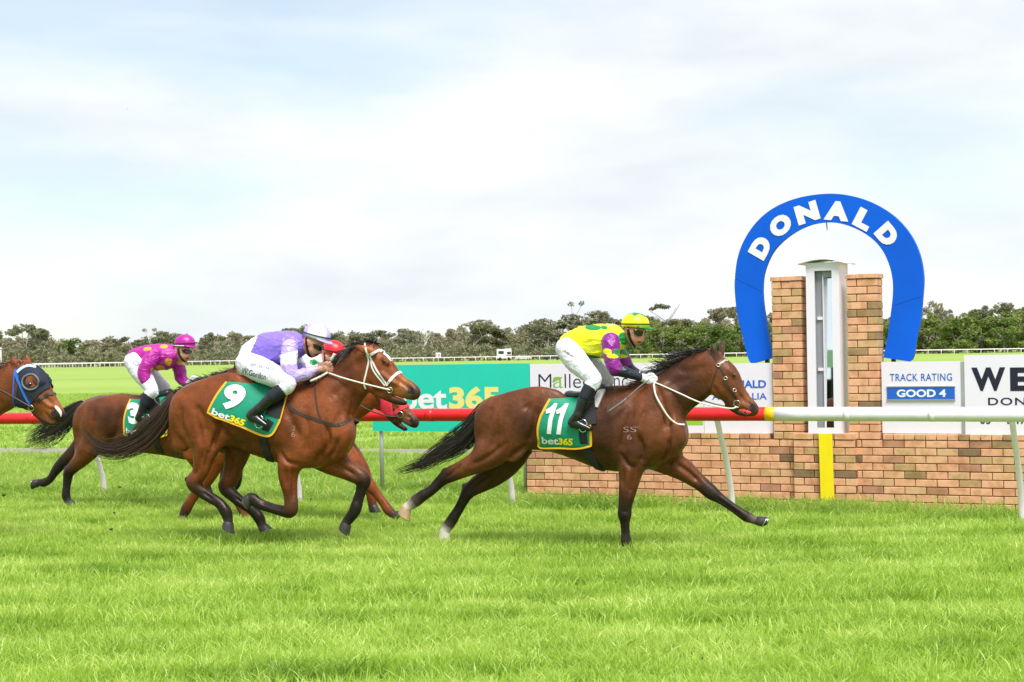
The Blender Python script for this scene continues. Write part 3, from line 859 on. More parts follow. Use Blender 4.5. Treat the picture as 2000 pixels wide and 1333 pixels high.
for ch, px, py, sc in (('D', 1485.6, 483.7, 1), ('O', 1524.6, 440.7, 1), ('N', 1576.5, 416, 1), ('A', 1635, 412.5, 1), ('L', 1687, 428.8, 1), ('D', 1733, 459, 1)):
    V, F, w = text_tris(ch, .082)
    c, m_ = WF.loc(px, py, LA)
    up = c - cen; up[1] = 0; up /= np.linalg.norm(up); rt = np.array([up[2], 0, -up[0]])
    hgt = 38 * m_; wid = {'D': 40, 'O': 45, 'N': 46, 'A': 50, 'L': 34}[ch] * m_
    W = [c + rt * (p[0] / w - .5) * wid + up * (p[1] - .5) * hgt + np.array([0, -.006, 0]) for p in V]
    mesh_obj('letter', W, F, LETW, arch, smooth=False)
for px in (1497, 1744):
    a, _ = WF.loc(px, 700, LA - .02); box('support_post', (a[0] - .022, a[0] + .022, .19, .23, .0, a[2] + .12), BLACKM, arch)

# ------------------------------------------------------------------ signboards along the wall
SIGNW = mat('sign_white', C('#f1ebf8', .93), .5, var=.015, var_scale=2)
TURQ = mat('sign_green', C('#22d8be', .88), .5, var=.03, var_scale=2)
INK_BLUE = mat('sign_blue_ink', C('#1a62c8'), .5); INK = mat('sign_dark_ink', C('#15152e'), .5); LIME = mat('sign_lime', C('#95c93a'), .5); PALE_Y = mat('sign_pale_yellow', C('#f3e88b', .95), .5); LEAF = mat('sign_leaf_green', C('#86b83a'), .5)
SL = -.05
def board(name, px0, px1, pyt, pyb, mt, label, group='signboards along the brick wall', legs=()):
    x0, x1 = wx(px0, (pyt + pyb) / 2, SL), wx(px1, (pyt + pyb) / 2, SL); pm_ = (px0 + px1) / 2
    z0, z1 = wz(pm_, pyb, SL), wz(pm_, pyt, SL)
    e = empty(name); WF.place(e); tag(e, label, 'signboard', group)
    box('panel', (x0, x1, -SL, -SL + .025, z0, z1), mt, e)
    for lx in legs:
        a = wx(lx, 900, SL); tube('leg', [(a, -SL + .06, -.1), (a, -SL + .06, (z0 + z1) / 2)], .027, STEEL, e)
    return e
def word(e, s_, px0, px1, pyt, pyb, mt, **k):
    pm_ = (px0 + px1) / 2; pv = (pyt + pyb) / 2
    return flat_text(s_, wx(px0, pv, SL), wx(px1, pv, SL), wz(pm_, pyb, SL), wz(pm_, pyt, SL), -SL - .003, mt, e, **k)
sg = board('green_sign', 727, 1034.5, 712, 843.5, TURQ, 'turquoise bet365 signboard on grey legs left of the brick wall', legs=(741, 1022))
word(sg, 'bet', 784, 873, 756, 800.5, LETW, bold=.025); word(sg, '365', 877, 976, 755, 800.5, PALE_Y, bold=.045)
sg = board('white_sign', 1036, 1373.5, 709.5, 846.5, SIGNW, 'white Mallee signboard with lime stripe behind the leading horse')
word(sg, 'M', 1052, 1077, 731, 757.5, INK, bold=-.012); word(sg, 'a', 1080, 1099.5, 736.5, 758, LEAF, bold=-.012); word(sg, 'llee', 1103, 1154, 730.5, 758, INK, bold=-.012)
word(sg, 'nc', 1199, 1226, 738, 757.5, INK, bold=-.012); word(sg, 'ne', 1104, 1116, 771, 777, INK); word(sg, 'D', 1120, 1126, 769, 777, INK)
a_, b_ = wx(1036, 812, SL), wx(1373.5, 812, SL)
box('lime_stripe', (a_ + .004, b_ - .004, -SL - .003, -SL + .01, wz(1300, 830, SL), wz(1300, 795, SL)), LIME, sg)
lv = []
for px, py in ((1079, 746), (1081, 740), (1086, 736.5), (1093, 736.5), (1099, 737), (1093, 741), (1086, 744), (1082, 747)):
    q, _ = WF.loc(px, py, SL); lv.append((q[0], -SL - .004, q[2]))
mesh_obj('leaf_emblem', lv, [tuple(range(8))], LEAF, sg, smooth=False)
sg = board('white_sign', 1375, 1509.5, 710, 846.5, SIGNW, 'white board with blue DONALD lettering left of the brick piers')
word(sg, 'DONALD', 1404, 1496.5, 743, 758.5, INK_BLUE, bold=.028); word(sg, 'AUSTRALIA', 1391, 1497.7, 768, 781, INK_BLUE, bold=.01)
sg = board('white_sign', 1722.5, 1877, 706.5, 847, SIGNW, 'white TRACK RATING board beside the right brick pier')
word(sg, 'TRACK RATING', 1738, 1859.6, 730, 744.5, INK_BLUE, bold=.008, spacing=1.08)
a_, b_ = wx(1733, 768, SL), wx(1865, 768, SL); z0_, z1_ = wz(1799, 780.5, SL), wz(1799, 756.5, SL)
rp = box('rating_plate', (a_, b_, -SL - .012, -SL - .002, z0_, z1_), INK_BLUE, sg)
for zz in (z0_ - .012, z1_): box('plate_rail', (a_ - .005, b_ + .005, -SL - .018, -SL - .001, zz, zz + .012), STEEL, sg)
flat_text('GOOD 4', wx(1752, 768, SL), wx(1848, 768, SL), wz(1799, 776, SL), wz(1799, 761, SL), -SL - .014, LETW, sg, bold=.035)
box('edge_post', (wx(1877.5, 780, SL), wx(1883.3, 780, SL), -SL - .004, -SL + .05, .835, wz(1880, 707, SL)), STEEL, sg)
sg = board('white_sign', 1884.2, 2085, 693, 849.5, SIGNW, 'tall white board with dark WE lettering cut by the right photo edge')
word(sg, 'W', 1897.5, 1964, 718, 764, INK, bold=.045); word(sg, 'E', 1973, 2012, 718, 764, INK, bold=.045)
word(sg, 'DON', 1930, 2003, 777, 791.8, INK, bold=.012, spacing=1.15); word(sg, '03', 1914, 1935, 811, 828.5, INK, bold=.015); word(sg, '-', 1947, 1956, 819, 822, INK, bold=.015); word(sg, '547', 1967, 2005, 811, 828.5, INK, bold=.015)

# ------------------------------------------------------------------ running rail
RA, RB = ground(205, 972), ground(1997, 1020)
RD = (RB - RA) / np.linalg.norm(RB - RA); RPHI = math.atan2(-RD[1], RD[0])
RF = Frame(RA, RPHI); RSTEP = np.linalg.norm(RB - RA) / 4
def rail_paint(nm, c): return mat(nm, c, .35, var=.07, var_scale=9, spec=.5, bump=(12, .08, .004))
RED = rail_paint('red_rail_plastic', C('#e01e26')); WRAIL = rail_paint('white_rail_plastic', C('#fdf0fd', .98)); YRAIL = rail_paint('yellow_rail_plastic', C('#f5c20f')); POSTW = mat('post_white', C('#fff0fb', .97), .4)
rail = empty('running_rail'); RF.place(rail); tag(rail, 'round red and white running rail on curved white posts beside the track', 'rail')
rl = .45
def rpt(px, py): return RF.loc(px, py, rl)[0]
xa, xr, xy, xe = -4.5, rpt(1496, 809)[0], rpt(1515, 809)[0], rpt(2260, 809)[0]
def rz_(x): return float(np.interp(x, [rpt(0, 818)[0], rpt(700, 811)[0], rpt(1500, 809)[0], rpt(1995, 810)[0]], [rpt(0, 818)[2], rpt(700, 811.5)[2], rpt(1500, 809)[2], rpt(1995, 810)[2]]))
def rail_piece(nm, x0, x1, mt, r=.074):
    n = max(2, int((x1 - x0) / .25)); X = np.linspace(x0, x1, n + 1)
    tube(nm, [(x, -rl, rz_(x)) for x in X], r, mt, rail, 20)
x = xa
while x < xr - .3:
    e = min(x + 5.9, xr); rail_piece('red_pipe', x, e - .004, RED); x = e
for jx in (rpt(848, 812)[0], rpt(70, 818)[0]): rail_piece('pipe_collar', jx - .09, jx, RED, .0765)
rail_piece('yellow_band', xr, xy, YRAIL, .0755); rail_piece('white_pipe', xy, xe, WRAIL)
for jx in (rpt(1650, 809)[0], rpt(1815, 809)[0]): rail_piece('pipe_collar', jx, jx + .06, WRAIL, .0752)
pyz = catmull(np.array([(-rl + .0, 1.05), (-rl + .10, .88), (-.20, .64), (-.09, .40), (-.02, .18), (0, -.12)], float), 5)
me_post = None
for bp, bq in ((-190, 966), (205, 972), (586, 979), (1002, 986), (1431, 996), (1997, 1020)):
    x = RF.loc(bp, bq)[0][0]
    if me_post is None:
        o = tube('post', [(0, a, b) for a, b in pyz], np.linspace(.030, .034, len(pyz)), POSTW, rail, 12); me_post = o.data
    else: o = link(bpy.data.objects.new('post', me_post), rail)
    o.location = (x, 0, 0)

# ------------------------------------------------------------------ far side of the course
def far_rail(name, pts, label, step, h=1.12):
    e = empty(name); tag(e, label, 'rail', 'white rails across the far side of the course')
    P = catmull(np.array([(*at_depth(px, 700, d)[:2], h) for px, d in pts]), 8)
    tube('top_pipe', P, .11, POSTW, e, 6)
    s_ = np.r_[0, np.cumsum(np.linalg.norm(np.diff(P, axis=0), axis=1))]; me_ = None
    for q in np.arange(0, s_[-1], step):
        x, y = np.interp(q, s_, P[:, 0]), np.interp(q, s_, P[:, 1])
        if me_ is None: o = tube('post', [(0, 0, -.1), (0, 0, .5), (.0, -.12, h)], .055, POSTW, e, 5); me_ = o.data
        else: o = link(bpy.data.objects.new('post', me_), e)
        o.location = (x, y, 0)
    return e
far_rail('far_rail', [(-560, 486), (-120, 470), (300, 450), (800, 420), (1400, 390), (2150, 370), (2560, 362)], 'long white rail in front of the far tree line', 2.7)
far_rail('far_rail', [(-140, 330), (40, 350), (170, 400), (300, 432)], 'short white rail joining the long far rail at the left', 2.6)

TRUCKW = mat('truck_white', C('#eceff2'), .4); TYRE = mat('tyre_rubber', (.02, .02, .02), .8); GLASS = mat('dark_window_glass', (.03, .04, .05), .1); REDP = mat('truck_red_stripe', C('#c9303a'), .5)
tk = empty('parked_truck', (*at_depth(985, 698, 455)[:2], 0), .1); tag(tk, 'white boxy truck parked before the trees behind the far rail', 'truck')
box('body', (-1.9, .1, -1.0, 1.0, .6, 2.9), TRUCKW, tk, .05); box('cabin', (.15, 1.75, -1.0, 1.0, .6, 3.05), TRUCKW, tk, .08)
box('window', (-1.6, -.2, -1.03, -.99, 1.7, 2.5), GLASS, tk); box('window', (.6, 1.6, -1.03, -.99, 1.6, 2.3), GLASS, tk); box('stripe', (.3, 1.7, -1.02, -.98, 1.2, 1.45), REDP, tk)
for x_ in (-1.2, 1.0): tube('wheel', [(x_, -1.05, .45), (x_, -.8, .45)], .45, TYRE, tk, 14)
def car(px, depth, cm, label):
    e = empty('parked_car', (*at_depth(px, 698, depth)[:2], 0), .05); tag(e, label, 'car', 'cars parked by the far trees')
    prof = [(-2.1, .35), (-2.1, .85), (-1.5, .95), (-1.0, 1.42), (.6, 1.45), (1.2, .98), (2.0, .85), (2.1, .4)]
    V = [(x, -.85, z) for x, z in prof] + [(x, .85, z) for x, z in prof]; n = len(prof)
    F = [tuple(range(n)), tuple(range(2 * n - 1, n - 1, -1))] + [(i, n + i, n + (i + 1) % n, (i + 1) % n) for i in range(n)]
    mesh_obj('body', V, F, cm, e, smooth=False); box('window', (-.95, .75, -.87, -.84, 1.0, 1.36), GLASS, e)
    for x_ in (-1.35, 1.3): tube('wheel', [(x_, -.9, .33), (x_, -.65, .33)], .33, TYRE, e, 14)
car(1022, 452, mat('car_silver', C('#c9d0d6'), .3, .3), 'silver car parked right of the white truck by the trees'); car(1078, 448, mat('car_dark', (.03, .035, .05), .3), 'dark car parked behind the far rail near the leading jockey')
ds = empty('distance_sign', (*at_depth(856, 698, 440)[:2], 0)); tag(ds, 'small white distance board marked 10 before the far trees', 'distance sign')
box('panel', (-.62, .62, 0, .06, 1.0, 2.3), SIGNW, ds); tube('leg', [(0, .05, -.1), (0, .05, 1.2)], .06, POSTW, ds, 6); flat_text('10', -.4, .4, 1.25, 2.05, -.006, INK, ds, bold=.02)
tw = empty('timing_tower', (*at_depth(0, 705, 430)[:2], 0)); tag(tw, 'thin white pole tower at the left edge before the trees', 'tower')
for x_ in (-.3, .3): tube('mast_leg', [(x_, 0, -.1), (x_ * .7, 0, 4.9)], .13, POSTW, tw, 6)
box('mast_head', (-.5, .5, -.3, .3, 4.9, 5.2), POSTW, tw)
for z_ in (1.2, 2.4, 3.6): box('rung', (-.3, .3, -.04, .04, z_, z_ + .12), POSTW, tw)

# ------------------------------------------------------------------ trees along the far side
def leaf_material(name, cols):
    m = bpy.data.materials.new(name); m.use_nodes = True; t = m.node_tree; t.nodes.clear()
    out = t.nodes.new('ShaderNodeOutputMaterial'); df = t.nodes.new('ShaderNodeBsdfDiffuse'); tr = t.nodes.new('ShaderNodeBsdfTranslucent'); mx_ = t.nodes.new('ShaderNodeMixShader'); mx_.inputs[0].default_value = .3
    oi = t.nodes.new('ShaderNodeObjectInfo'); ge = t.nodes.new('ShaderNodeNewGeometry'); n = t.nodes.new('ShaderNodeTexNoise'); n.inputs['Scale'].default_value = .45; n.inputs['Detail'].default_value = 4
    t.links.new(ge.outputs['Position'], n.inputs['Vector'])
    ad = t.nodes.new('ShaderNodeMath'); ad.operation = 'MULTIPLY_ADD'; ad.inputs[1].default_value = .55
    mr = t.nodes.new('ShaderNodeMapRange'); mr.inputs['From Min'].default_value = .3; mr.inputs['From Max'].default_value = .7; mr.inputs['To Max'].default_value = .45
    t.links.new(n.outputs['Fac'], mr.inputs['Value']); t.links.new(oi.outputs['Random'], ad.inputs[0]); t.links.new(mr.outputs['Result'], ad.inputs[2])
    r = t.nodes.new('ShaderNodeValToRGB'); e = r.color_ramp.elements
    while len(e) < len(cols): e.new(.5)
    for k, c in enumerate(cols): e[k].position = k / (len(cols) - 1); e[k].color = (*C(c), 1)
    t.links.new(ad.outputs[0], r.inputs['Fac'])
    for s_ in (df, tr): t.links.new(r.outputs['Color'], s_.inputs['Color'])
    t.links.new(df.outputs[0], mx_.inputs[1]); t.links.new(tr.outputs[0], mx_.inputs[2]); t.links.new(mx_.outputs[0], out.inputs[0])
    return m
GUM = leaf_material('gum_leaves', ['#75775c', '#8b8b71', '#808267', '#a09a80', '#998e7a'])
PINE = leaf_material('wattle_leaves', ['#566a3c', '#6c8046', '#8b9654', '#7c8a50', '#70764e'])
BARK = mat('gum_bark', C('#a9a096', .8), .9, var=.25, var_scale=.8); DEADW = mat('dead_wood', C('#d9d6cd', .9), .9, var=.1)

def leaf_cards(centres, radii, n_each, size, rng, flat=.6):
    P = []
    for c, r, n in zip(centres, radii, n_each):
        d = rng.normal(size=(n, 3)); d /= np.linalg.norm(d, axis=1)[:, None]; rad = rng.uniform(.35, 1.0, n) ** .6
        P.append(np.array(c) + d * (np.array([r, r, r * flat]) * rad[:, None]))
    P = np.vstack(P); n = len(P)
    a = rng.normal(size=(n, 3)); a /= np.linalg.norm(a, axis=1)[:, None]; b = np.cross(a, rng.normal(size=(n, 3))); b /= np.linalg.norm(b, axis=1)[:, None]
    s_ = (size * rng.uniform(.6, 1.4, n))[:, None]
    V = np.stack([P - a * s_, P - b * s_ * .55, P + a * s_, P + b * s_ * .55], 1).reshape(-1, 3)
    F = np.arange(4 * n).reshape(n, 4)
    return V, F

def make_tree(kind, seed):
    rng = np.random.default_rng(seed); Hh = 10.0
    trunk, tips = [], []
    def limb(p, d, L, r, lvl):
        pts = [p]; q = p.copy(); dd = d.copy()
        for _ in range(4):
            dd = dd + rng.normal(size=3) * .14; dd[2] += .06; dd /= np.linalg.norm(dd); q = q + dd * L / 4; pts.append(q.copy())
        trunk.append(tube_vf(np.array(pts), np.linspace(r, r * .55, 5), 5))
        if lvl == 0: tips.append(q); return
        for _ in range(rng.integers(2, 4)):
            a = rng.uniform(0, 2 * math.pi); sp_ = rng.uniform(.45, 1.0)
            nd = dd + sp_ * np.array([math.cos(a), math.sin(a), rng.uniform(-.1, .4)]); nd /= np.linalg.norm(nd)
            limb(q, nd, L * rng.uniform(.55, .8), r * .55, lvl - 1)
    if kind == 'gum':
        for _ in range(rng.integers(1, 3)): limb(np.array([rng.normal() * .3, rng.normal() * .3, -.2]), np.array([rng.normal() * .2, rng.normal() * .2, 1.0]), 4.2, .22, 2)
        tips = np.array(tips); tips[:, 2] *= (Hh - .8) / tips[:, 2].max()
        low = tips[rng.integers(0, len(tips), len(tips) // 2)] * np.array([1.1, 1.1, .62])
        cen = np.vstack([tips, low]); V, F = leaf_cards(cen, rng.uniform(.8, 1.5, len(cen)), rng.integers(75, 120, len(cen)), .30, rng)
    elif kind == 'tall':
        limb(np.array([0, 0, -.2]), np.array([rng.normal() * .1, 0, 1.0]), 7.0, .16, 1); t2 = list(tips)
        for z in (5.0, 6.5, 8): t2.append(np.array([rng.normal() * .8, rng.normal() * .6, z]))
        tips = np.array(t2); V, F = leaf_cards(tips, rng.uniform(.5, 1.1, len(tips)), rng.integers(30, 50, len(tips)), .24, rng)
    elif kind == 'umbrella':
        limb(np.array([0, 0, -.2]), np.array([.05, 0, 1.0]), 6.6, .17, 1)
        cen = [np.array([rng.normal() * 1.0, rng.normal() * .8, 9.2 + rng.normal() * .15]) for _ in range(9)]
        cen += [np.array([rng.normal() * .7, rng.normal() * .7, rng.uniform(5.6, 6.6)]) for _ in range(4)]
        V, F = leaf_cards(cen, rng.uniform(.6, 1.0, len(cen)), [55] * len(cen), .24, rng, .35)
    elif kind == 'dense':
        limb(np.array([0, 0, -.2]), np.array([0, 0, 1.0]), 3.5, .2, 1)
        cen, rad = [], []
        for _ in range(34):
            z = rng.uniform(1.0, 9.0); w = 3.2 * math.sin(math.pi * min(1, (z + .8) / 10.6)) ** .6; a = rng.uniform(0, 2 * math.pi); q = rng.uniform(.2, 1) ** .5
            cen.append(np.array([math.cos(a) * w * q, math.sin(a) * w * q, z])); rad.append(rng.uniform(.8, 1.35))
        V, F = leaf_cards(cen, rad, [85] * len(cen), .29, rng, .8)
    else:
        limb(np.array([0, 0, -.2]), np.array([.0, 0, 1.0]), 4.0, .26, 3); V, F = None, None
    tv, tf = merge(trunk)
    tv = np.array(tv); zt = max(tv[:, 2].max(), V[:, 2].max() if V is not None else 0)
    tv[:, 2] *= 10 / zt
    if V is not None: V = V.copy(); V[:, 2] *= 10 / zt
    mt = bpy.data.meshes.new('trunk'); mt.from_pydata([tuple(v) for v in tv], [], tf); mt.materials.append(DEADW if kind == 'dead' else BARK)
    mc = None
    if V is not None:
        mc = bpy.data.meshes.new('crown'); mc.from_pydata([tuple(v) for v in V], [], [tuple(f) for f in F]); mc.materials.append(PINE if kind == 'dense' else GUM)
    return mt, mc, V[:, 0].max() - V[:, 0].min() if V is not None else 5.0

TREES = {k: [make_tree(k, 31 * i + len(k) * 7) for i in range(n)] for k, n in (('gum', 6), ('tall', 3), ('umbrella', 1), ('dense', 4), ('dead', 1))}
KIND_WORD = {'gum': 'grey-green gum tree', 'tall': 'slender sparse gum tree', 'umbrella': 'flat-topped gum tree', 'dense': 'bushy bright green tree', 'dead': 'bare white dead tree'}
LANDMARKS = [(-30, 20, 'at the left edge of the photo'), (20, 80, 'above the hooded horse'), (80, 150, 'right of the hooded horse'), (150, 240, 'left of the magenta jockey'), (240, 330, 'above the magenta jockey\'s back'), (330, 400, 'behind the magenta cap'), (400, 500, 'between magenta and lilac jockeys'),
             (500, 600, 'above the lilac jockey\'s back'), (600, 690, 'behind the lilac and red caps'), (690, 780, 'above the head of horse nine'), (780, 900, 'near the distance board'), (900, 1000, 'near the white truck'), (1000, 1090, 'left of the leading jockey'),
             (1090, 1180, 'above the leading jockey\'s back'), (1180, 1270, 'behind the leading jockey\'s cap'), (1270, 1350, 'right of the leading jockey\'s cap'), (1350, 1440, 'left of the blue arch'), (1440, 1510, 'beside the arch\'s left leg'), (1510, 1720, 'behind the brick piers'), (1720, 1800, 'behind the arch\'s right leg'), (1800, 1890, 'right of the blue arch'), (1890, 2100, 'at the right edge of the photo')]
tree_list = [(-40, 640, 'gum', 55), (6, 641, 'gum', 34), (48, 633, 'gum', 58), (78, 642, 'gum', 44), (104, 647, 'gum', 44), (140, 659, 'dense', 50), (178, 664, 'gum', 46), (215, 660, 'gum', 48), (245, 657, 'gum', 46), (272, 664, 'gum', 36), (298, 640, 'tall', 30), (322, 646, 'gum', 44), (345, 650, 'gum', 40), (395, 652, 'gum', 50), (425, 648, 'gum', 48), (462, 650, 'gum', 50),
             (500, 654, 'gum', 44), (540, 648, 'gum', 44), (575, 640, 'gum', 48), (612, 634, 'gum', 46), (648, 650, 'gum', 44), (684, 655, 'gum', 46), (715, 650, 'gum', 44), (742, 644, 'gum', 46), (768, 641, 'gum', 46), (800, 655, 'gum', 42), (834, 640, 'dead', 40), (868, 641, 'gum', 48), (906, 624, 'gum', 60), (938, 630, 'gum', 54), (972, 642, 'gum', 50), (1000, 645, 'gum', 44), (1022, 626, 'gum', 46), (1050, 633, 'gum', 50), (1080, 620, 'gum', 54),
             (1112, 624, 'gum', 48), (1134, 586, 'tall', 34), (1152, 611, 'gum', 56), (1186, 606, 'gum', 60), (1225, 622, 'gum', 50), (1258, 615, 'gum', 46), (1274, 618, 'gum', 40), (1297, 592, 'umbrella', 34), (1318, 622, 'gum', 40), (1340, 622, 'gum', 40), (1408, 599, 'gum', 46), (1436, 598, 'gum', 46), (1476, 603, 'gum', 50), (1500, 605, 'gum', 40), (1730, 622, 'gum', 44), (1765, 612, 'gum', 50), (1817, 585, 'gum', 40), (1828, 605, 'gum', 44), (1858, 603, 'tall', 26), (1872, 610, 'tall', 24), (1915, 603, 'gum', 44), (1936, 594, 'gum', 44), (1965, 590, 'gum', 54), (2002, 587, 'gum', 56), (2040, 590, 'gum', 56)]
front_list = [(1292, 628, 'dense', 62), (1330, 632, 'dense', 58), (1368, 627, 'dense', 66), (1410, 632, 'dense', 62), (1446, 630, 'dense', 60), (1490, 632, 'dense', 50), (1730, 628, 'dense', 44), (1760, 622, 'dense', 56), (1806, 610, 'dense', 58), (1840, 622, 'dense', 56), (1872, 614, 'dense', 68), (1918, 610, 'dense', 66), (1958, 608, 'dense', 66), (2000, 600, 'dense', 70), (2045, 603, 'dense', 70), (1245, 645, 'dense', 46)]
rt_ = random.Random(3); used_t = {}
def hor(px): return 691 - .016 * (px - 1000)
def plant(px, top, kind, wpx, depth, row):
    mt, mc, w0 = rt_.choice(TREES[kind])
    Hm = (hor(px) - top) * depth / FOC + 1.8; wm = wpx * depth / FOC
    x, y = at_depth(px, 700, depth)[:2]
    e = empty({'gum': 'gum_tree', 'tall': 'slender_gum_tree', 'umbrella': 'flat_topped_gum_tree', 'dense': 'bushy_tree', 'dead': 'dead_tree'}[kind], (x, y, 0), rt_.uniform(0, 6.28) if kind not in ('umbrella', 'dead') else 0)
    e.scale = (wm / w0 * 1.35, wm / w0 * 1.35, Hm / 10)
    link(bpy.data.objects.new('trunk', mt), e)
    if mc is not None: link(bpy.data.objects.new('crown', mc), e)
    lm = next(s_ for a, b, s_ in LANDMARKS if a <= px < b or (px < -30 and a == -30))
    used_t.setdefault((kind, lm, row), []).append((px, e))
    return e
for px, top, kind, w in tree_list: plant(px, top, kind, w, rt_.uniform(486, 520), 'back')
for px, top, kind, w in front_list: plant(px, top, kind, w, rt_.uniform(462, 478), 'front')
ORD = ['first', 'second', 'third', 'fourth', 'fifth', 'sixth', 'seventh']
for (kind, lm, row), L in used_t.items():
    L.sort(key=lambda q: q[0])
    for i, (px, e) in enumerate(L):
        pos = '' if len(L) == 1 else (('left-hand ', 'right-hand ')[i] if len(L) == 2 else ORD[i] + ' ')
        suf = '' if len(L) < 3 else ''
        tag(e, (pos + KIND_WORD[kind] + (' in far tree line ' if row == 'back' else ' before far tree line ') + lm + suf), 'tree', 'trees along the far side of the course')

# undergrowth and the mass of the wood behind the single trees
def mass(name, prof, d0, d1, n, m_, label, size, seed):
    rng = np.random.default_rng(seed)
    px = rng.uniform(-600, 2600, n); d = rng.uniform(d0, d1, n)
    top = np.interp(px, [p[0] for p in prof], [p[1] for p in prof]) + 8 + 6 * np.sin(px * .053) + 5 * np.sin(px * .131 + 1) + 3 * np.sin(px * .29)
    Hm = ((691 - .016 * (px - 1000)) - top) * d / FOC + 1.8
    z = Hm * np.clip(rng.uniform(0, 1, n) ** .7 + .05 * np.sin(px * .21), 0, 1.05)
    cen = np.array([(*at_depth(p, 700, dd)[:2], zz) for p, dd, zz in zip(px, d, z)])
    V, F = leaf_cards(cen, rng.uniform(.7, 1.4, n), [12] * n, size, rng, .7)
    tag(mesh_obj(name, V, F, m_, smooth=False), label, 'woodland', kind='stuff')
base_prof = [(-600, 645), (-150, 648), (0, 650), (150, 664), (200, 666), (300, 656), (450, 655), (600, 648), (750, 652), (900, 640), (1050, 640), (1150, 626), (1300, 630), (1450, 622), (1700, 622), (1850, 622), (2150, 606), (2600, 610)]
mass('woodland', base_prof, 525, 560, 12500, GUM, 'dense grey-green woodland filling the far tree line', .46, 4)
low_prof = [(p[0], 700 - (700 - p[1] - (0 if p[0] < 1000 else .016 * (p[0] - 1000))) * .5 - (.016 * (p[0] - 1000) if p[0] > 1000 else 0)) for p in base_prof]
mass('undergrowth', low_prof, 478, 500, 4200, GUM, 'dull olive scrub at the foot of the far trees', .42, 9)

# ================================================================== HORSES
COAT = mat_vcol('horse_coat', .44, var=.32, var_scale=7.0, sheen=.0, spec=.34)
COAT.node_tree.nodes['Principled BSDF'].inputs['Specular Tint'].default_value = (1.0, .78, .66, 1)
def _coat_relief():
    t = COAT.node_tree; b = t.nodes['Principled BSDF']; tcn = t.nodes.new('ShaderNodeTexCoord')
    prev = None
    for sc, st, di in ((9, .55, .016), (34, .45, .005), (260, .6, .0016)):
        n = t.nodes.new('ShaderNodeTexNoise'); n.inputs['Scale'].default_value = sc; n.inputs['Detail'].default_value = 3
        bu = t.nodes.new('ShaderNodeBump'); bu.inputs['Strength'].default_value = st; bu.inputs['Distance'].default_value = di
        t.links.new(tcn.outputs['Object'], n.inputs['Vector']); t.links.new(n.outputs['Fac'], bu.inputs['Height'])
        if prev: t.links.new(prev.outputs['Normal'], bu.inputs['Normal'])
        prev = bu
    t.links.new(prev.outputs['Normal'], b.inputs['Normal'])
    n = t.nodes.new('ShaderNodeTexNoise'); n.inputs['Scale'].default_value = 11; n.inputs['Detail'].default_value = 5; mr = t.nodes.new('ShaderNodeMapRange')
    mr.inputs['From Min'].default_value = .35; mr.inputs['From Max'].default_value = .65; mr.inputs['To Min'].default_value = .30; mr.inputs['To Max'].default_value = .58
    t.links.new(tcn.outputs['Object'], n.inputs['Vector']); t.links.new(n.outputs['Fac'], mr.inputs['Value']); t.links.new(mr.outputs['Result'], b.inputs['Roughness'])
_coat_relief()
HOOFM = mat_vcol('hoof_horn', .45, var=.2, var_scale=40)
HAIRM = mat_vcol('horse_hair', .5, var=.3, var_scale=3.0, spec=.5)
HPHI = math.radians(17)
BAY = C('#7a4a2e'); BAYD = C('#54301f'); BAYL = C('#96613c'); BLK = (.014, .011, .010); SOCK = C('#d8d0c4'); HOOFD = C('#3a3634'); HOOFL = C('#b99a74'); MUZ = C('#2c2320')
LEATH = mat('dark_leather', C('#2a2321'), .45, var=.15); LEATHB = mat('brown_leather', C('#3a2a24'), .5, var=.1); WLEATH = mat('white_leather', C('#ecebea'), .5); WREIN = mat('white_rein', C('#ebe8dc', .95), .55, var=.05)
BRASS = mat('brass_ring', C('#d9c9a0'), .3, .8); CHROME = mat('bit_steel', C('#d5d8da'), .2, 1.0); CLOTHG = mat_vcol('saddle_cloth_green', .65, bump=(14, .35, .02, 3), var=.06, var_scale=10)
CLOTHY = mat('cloth_yellow_trim', C('#f2b321'), .6); NUMW = mat('number_white', C('#f0f2f6', .95), .6); NUMY = mat('number_yellow', C('#f2e21a'), .6); ELAS = mat('girth_black', (.018, .018, .02), .7, bump=(200, .3, .002))
EYEM = mat('horse_eye', (.008, .006, .005), .08, spec=.8); BRAND = mat('brand_hair_white', C('#a08b80'), .9); NOSTR = mat('nostril_dark', C('#1a1110'), .7)

def near(depth, px): 
    p = at_depth(px, 700, depth); return (p[0], p[1], 0)

ONE = [(.18, 0), (.54, 0), (.58, .45), (.86, .98), (.66, 1.0), (.40, .86), (.02, .76), (.08, .64), (.38, .68), (.24, .42)]
def eleven(skin, q, parent):
    for k in (0, 1):
        bm = bmesh.new(); vv = [bm.verts.new((x * .56 + k * .44, y, 0)) for x, y in ONE]; bm.faces.new(vv); bmesh.ops.triangulate(bm, faces=bm.faces[:])
        V = np.array([v.co[:2] for v in bm.verts]); bm.verts.index_update(); F = [tuple(v.index for v in f.verts) for f in bm.faces]; bm.free()
        V, F = tess(V, F, .14); W = []
        for p in V:
            a = lerp_quad(q, p[0], 1 - p[1]); W.append(skin.hit(a[0], a[1], .011)[0])
        mesh_obj('number', W, F, NUMW, parent, smooth=False)

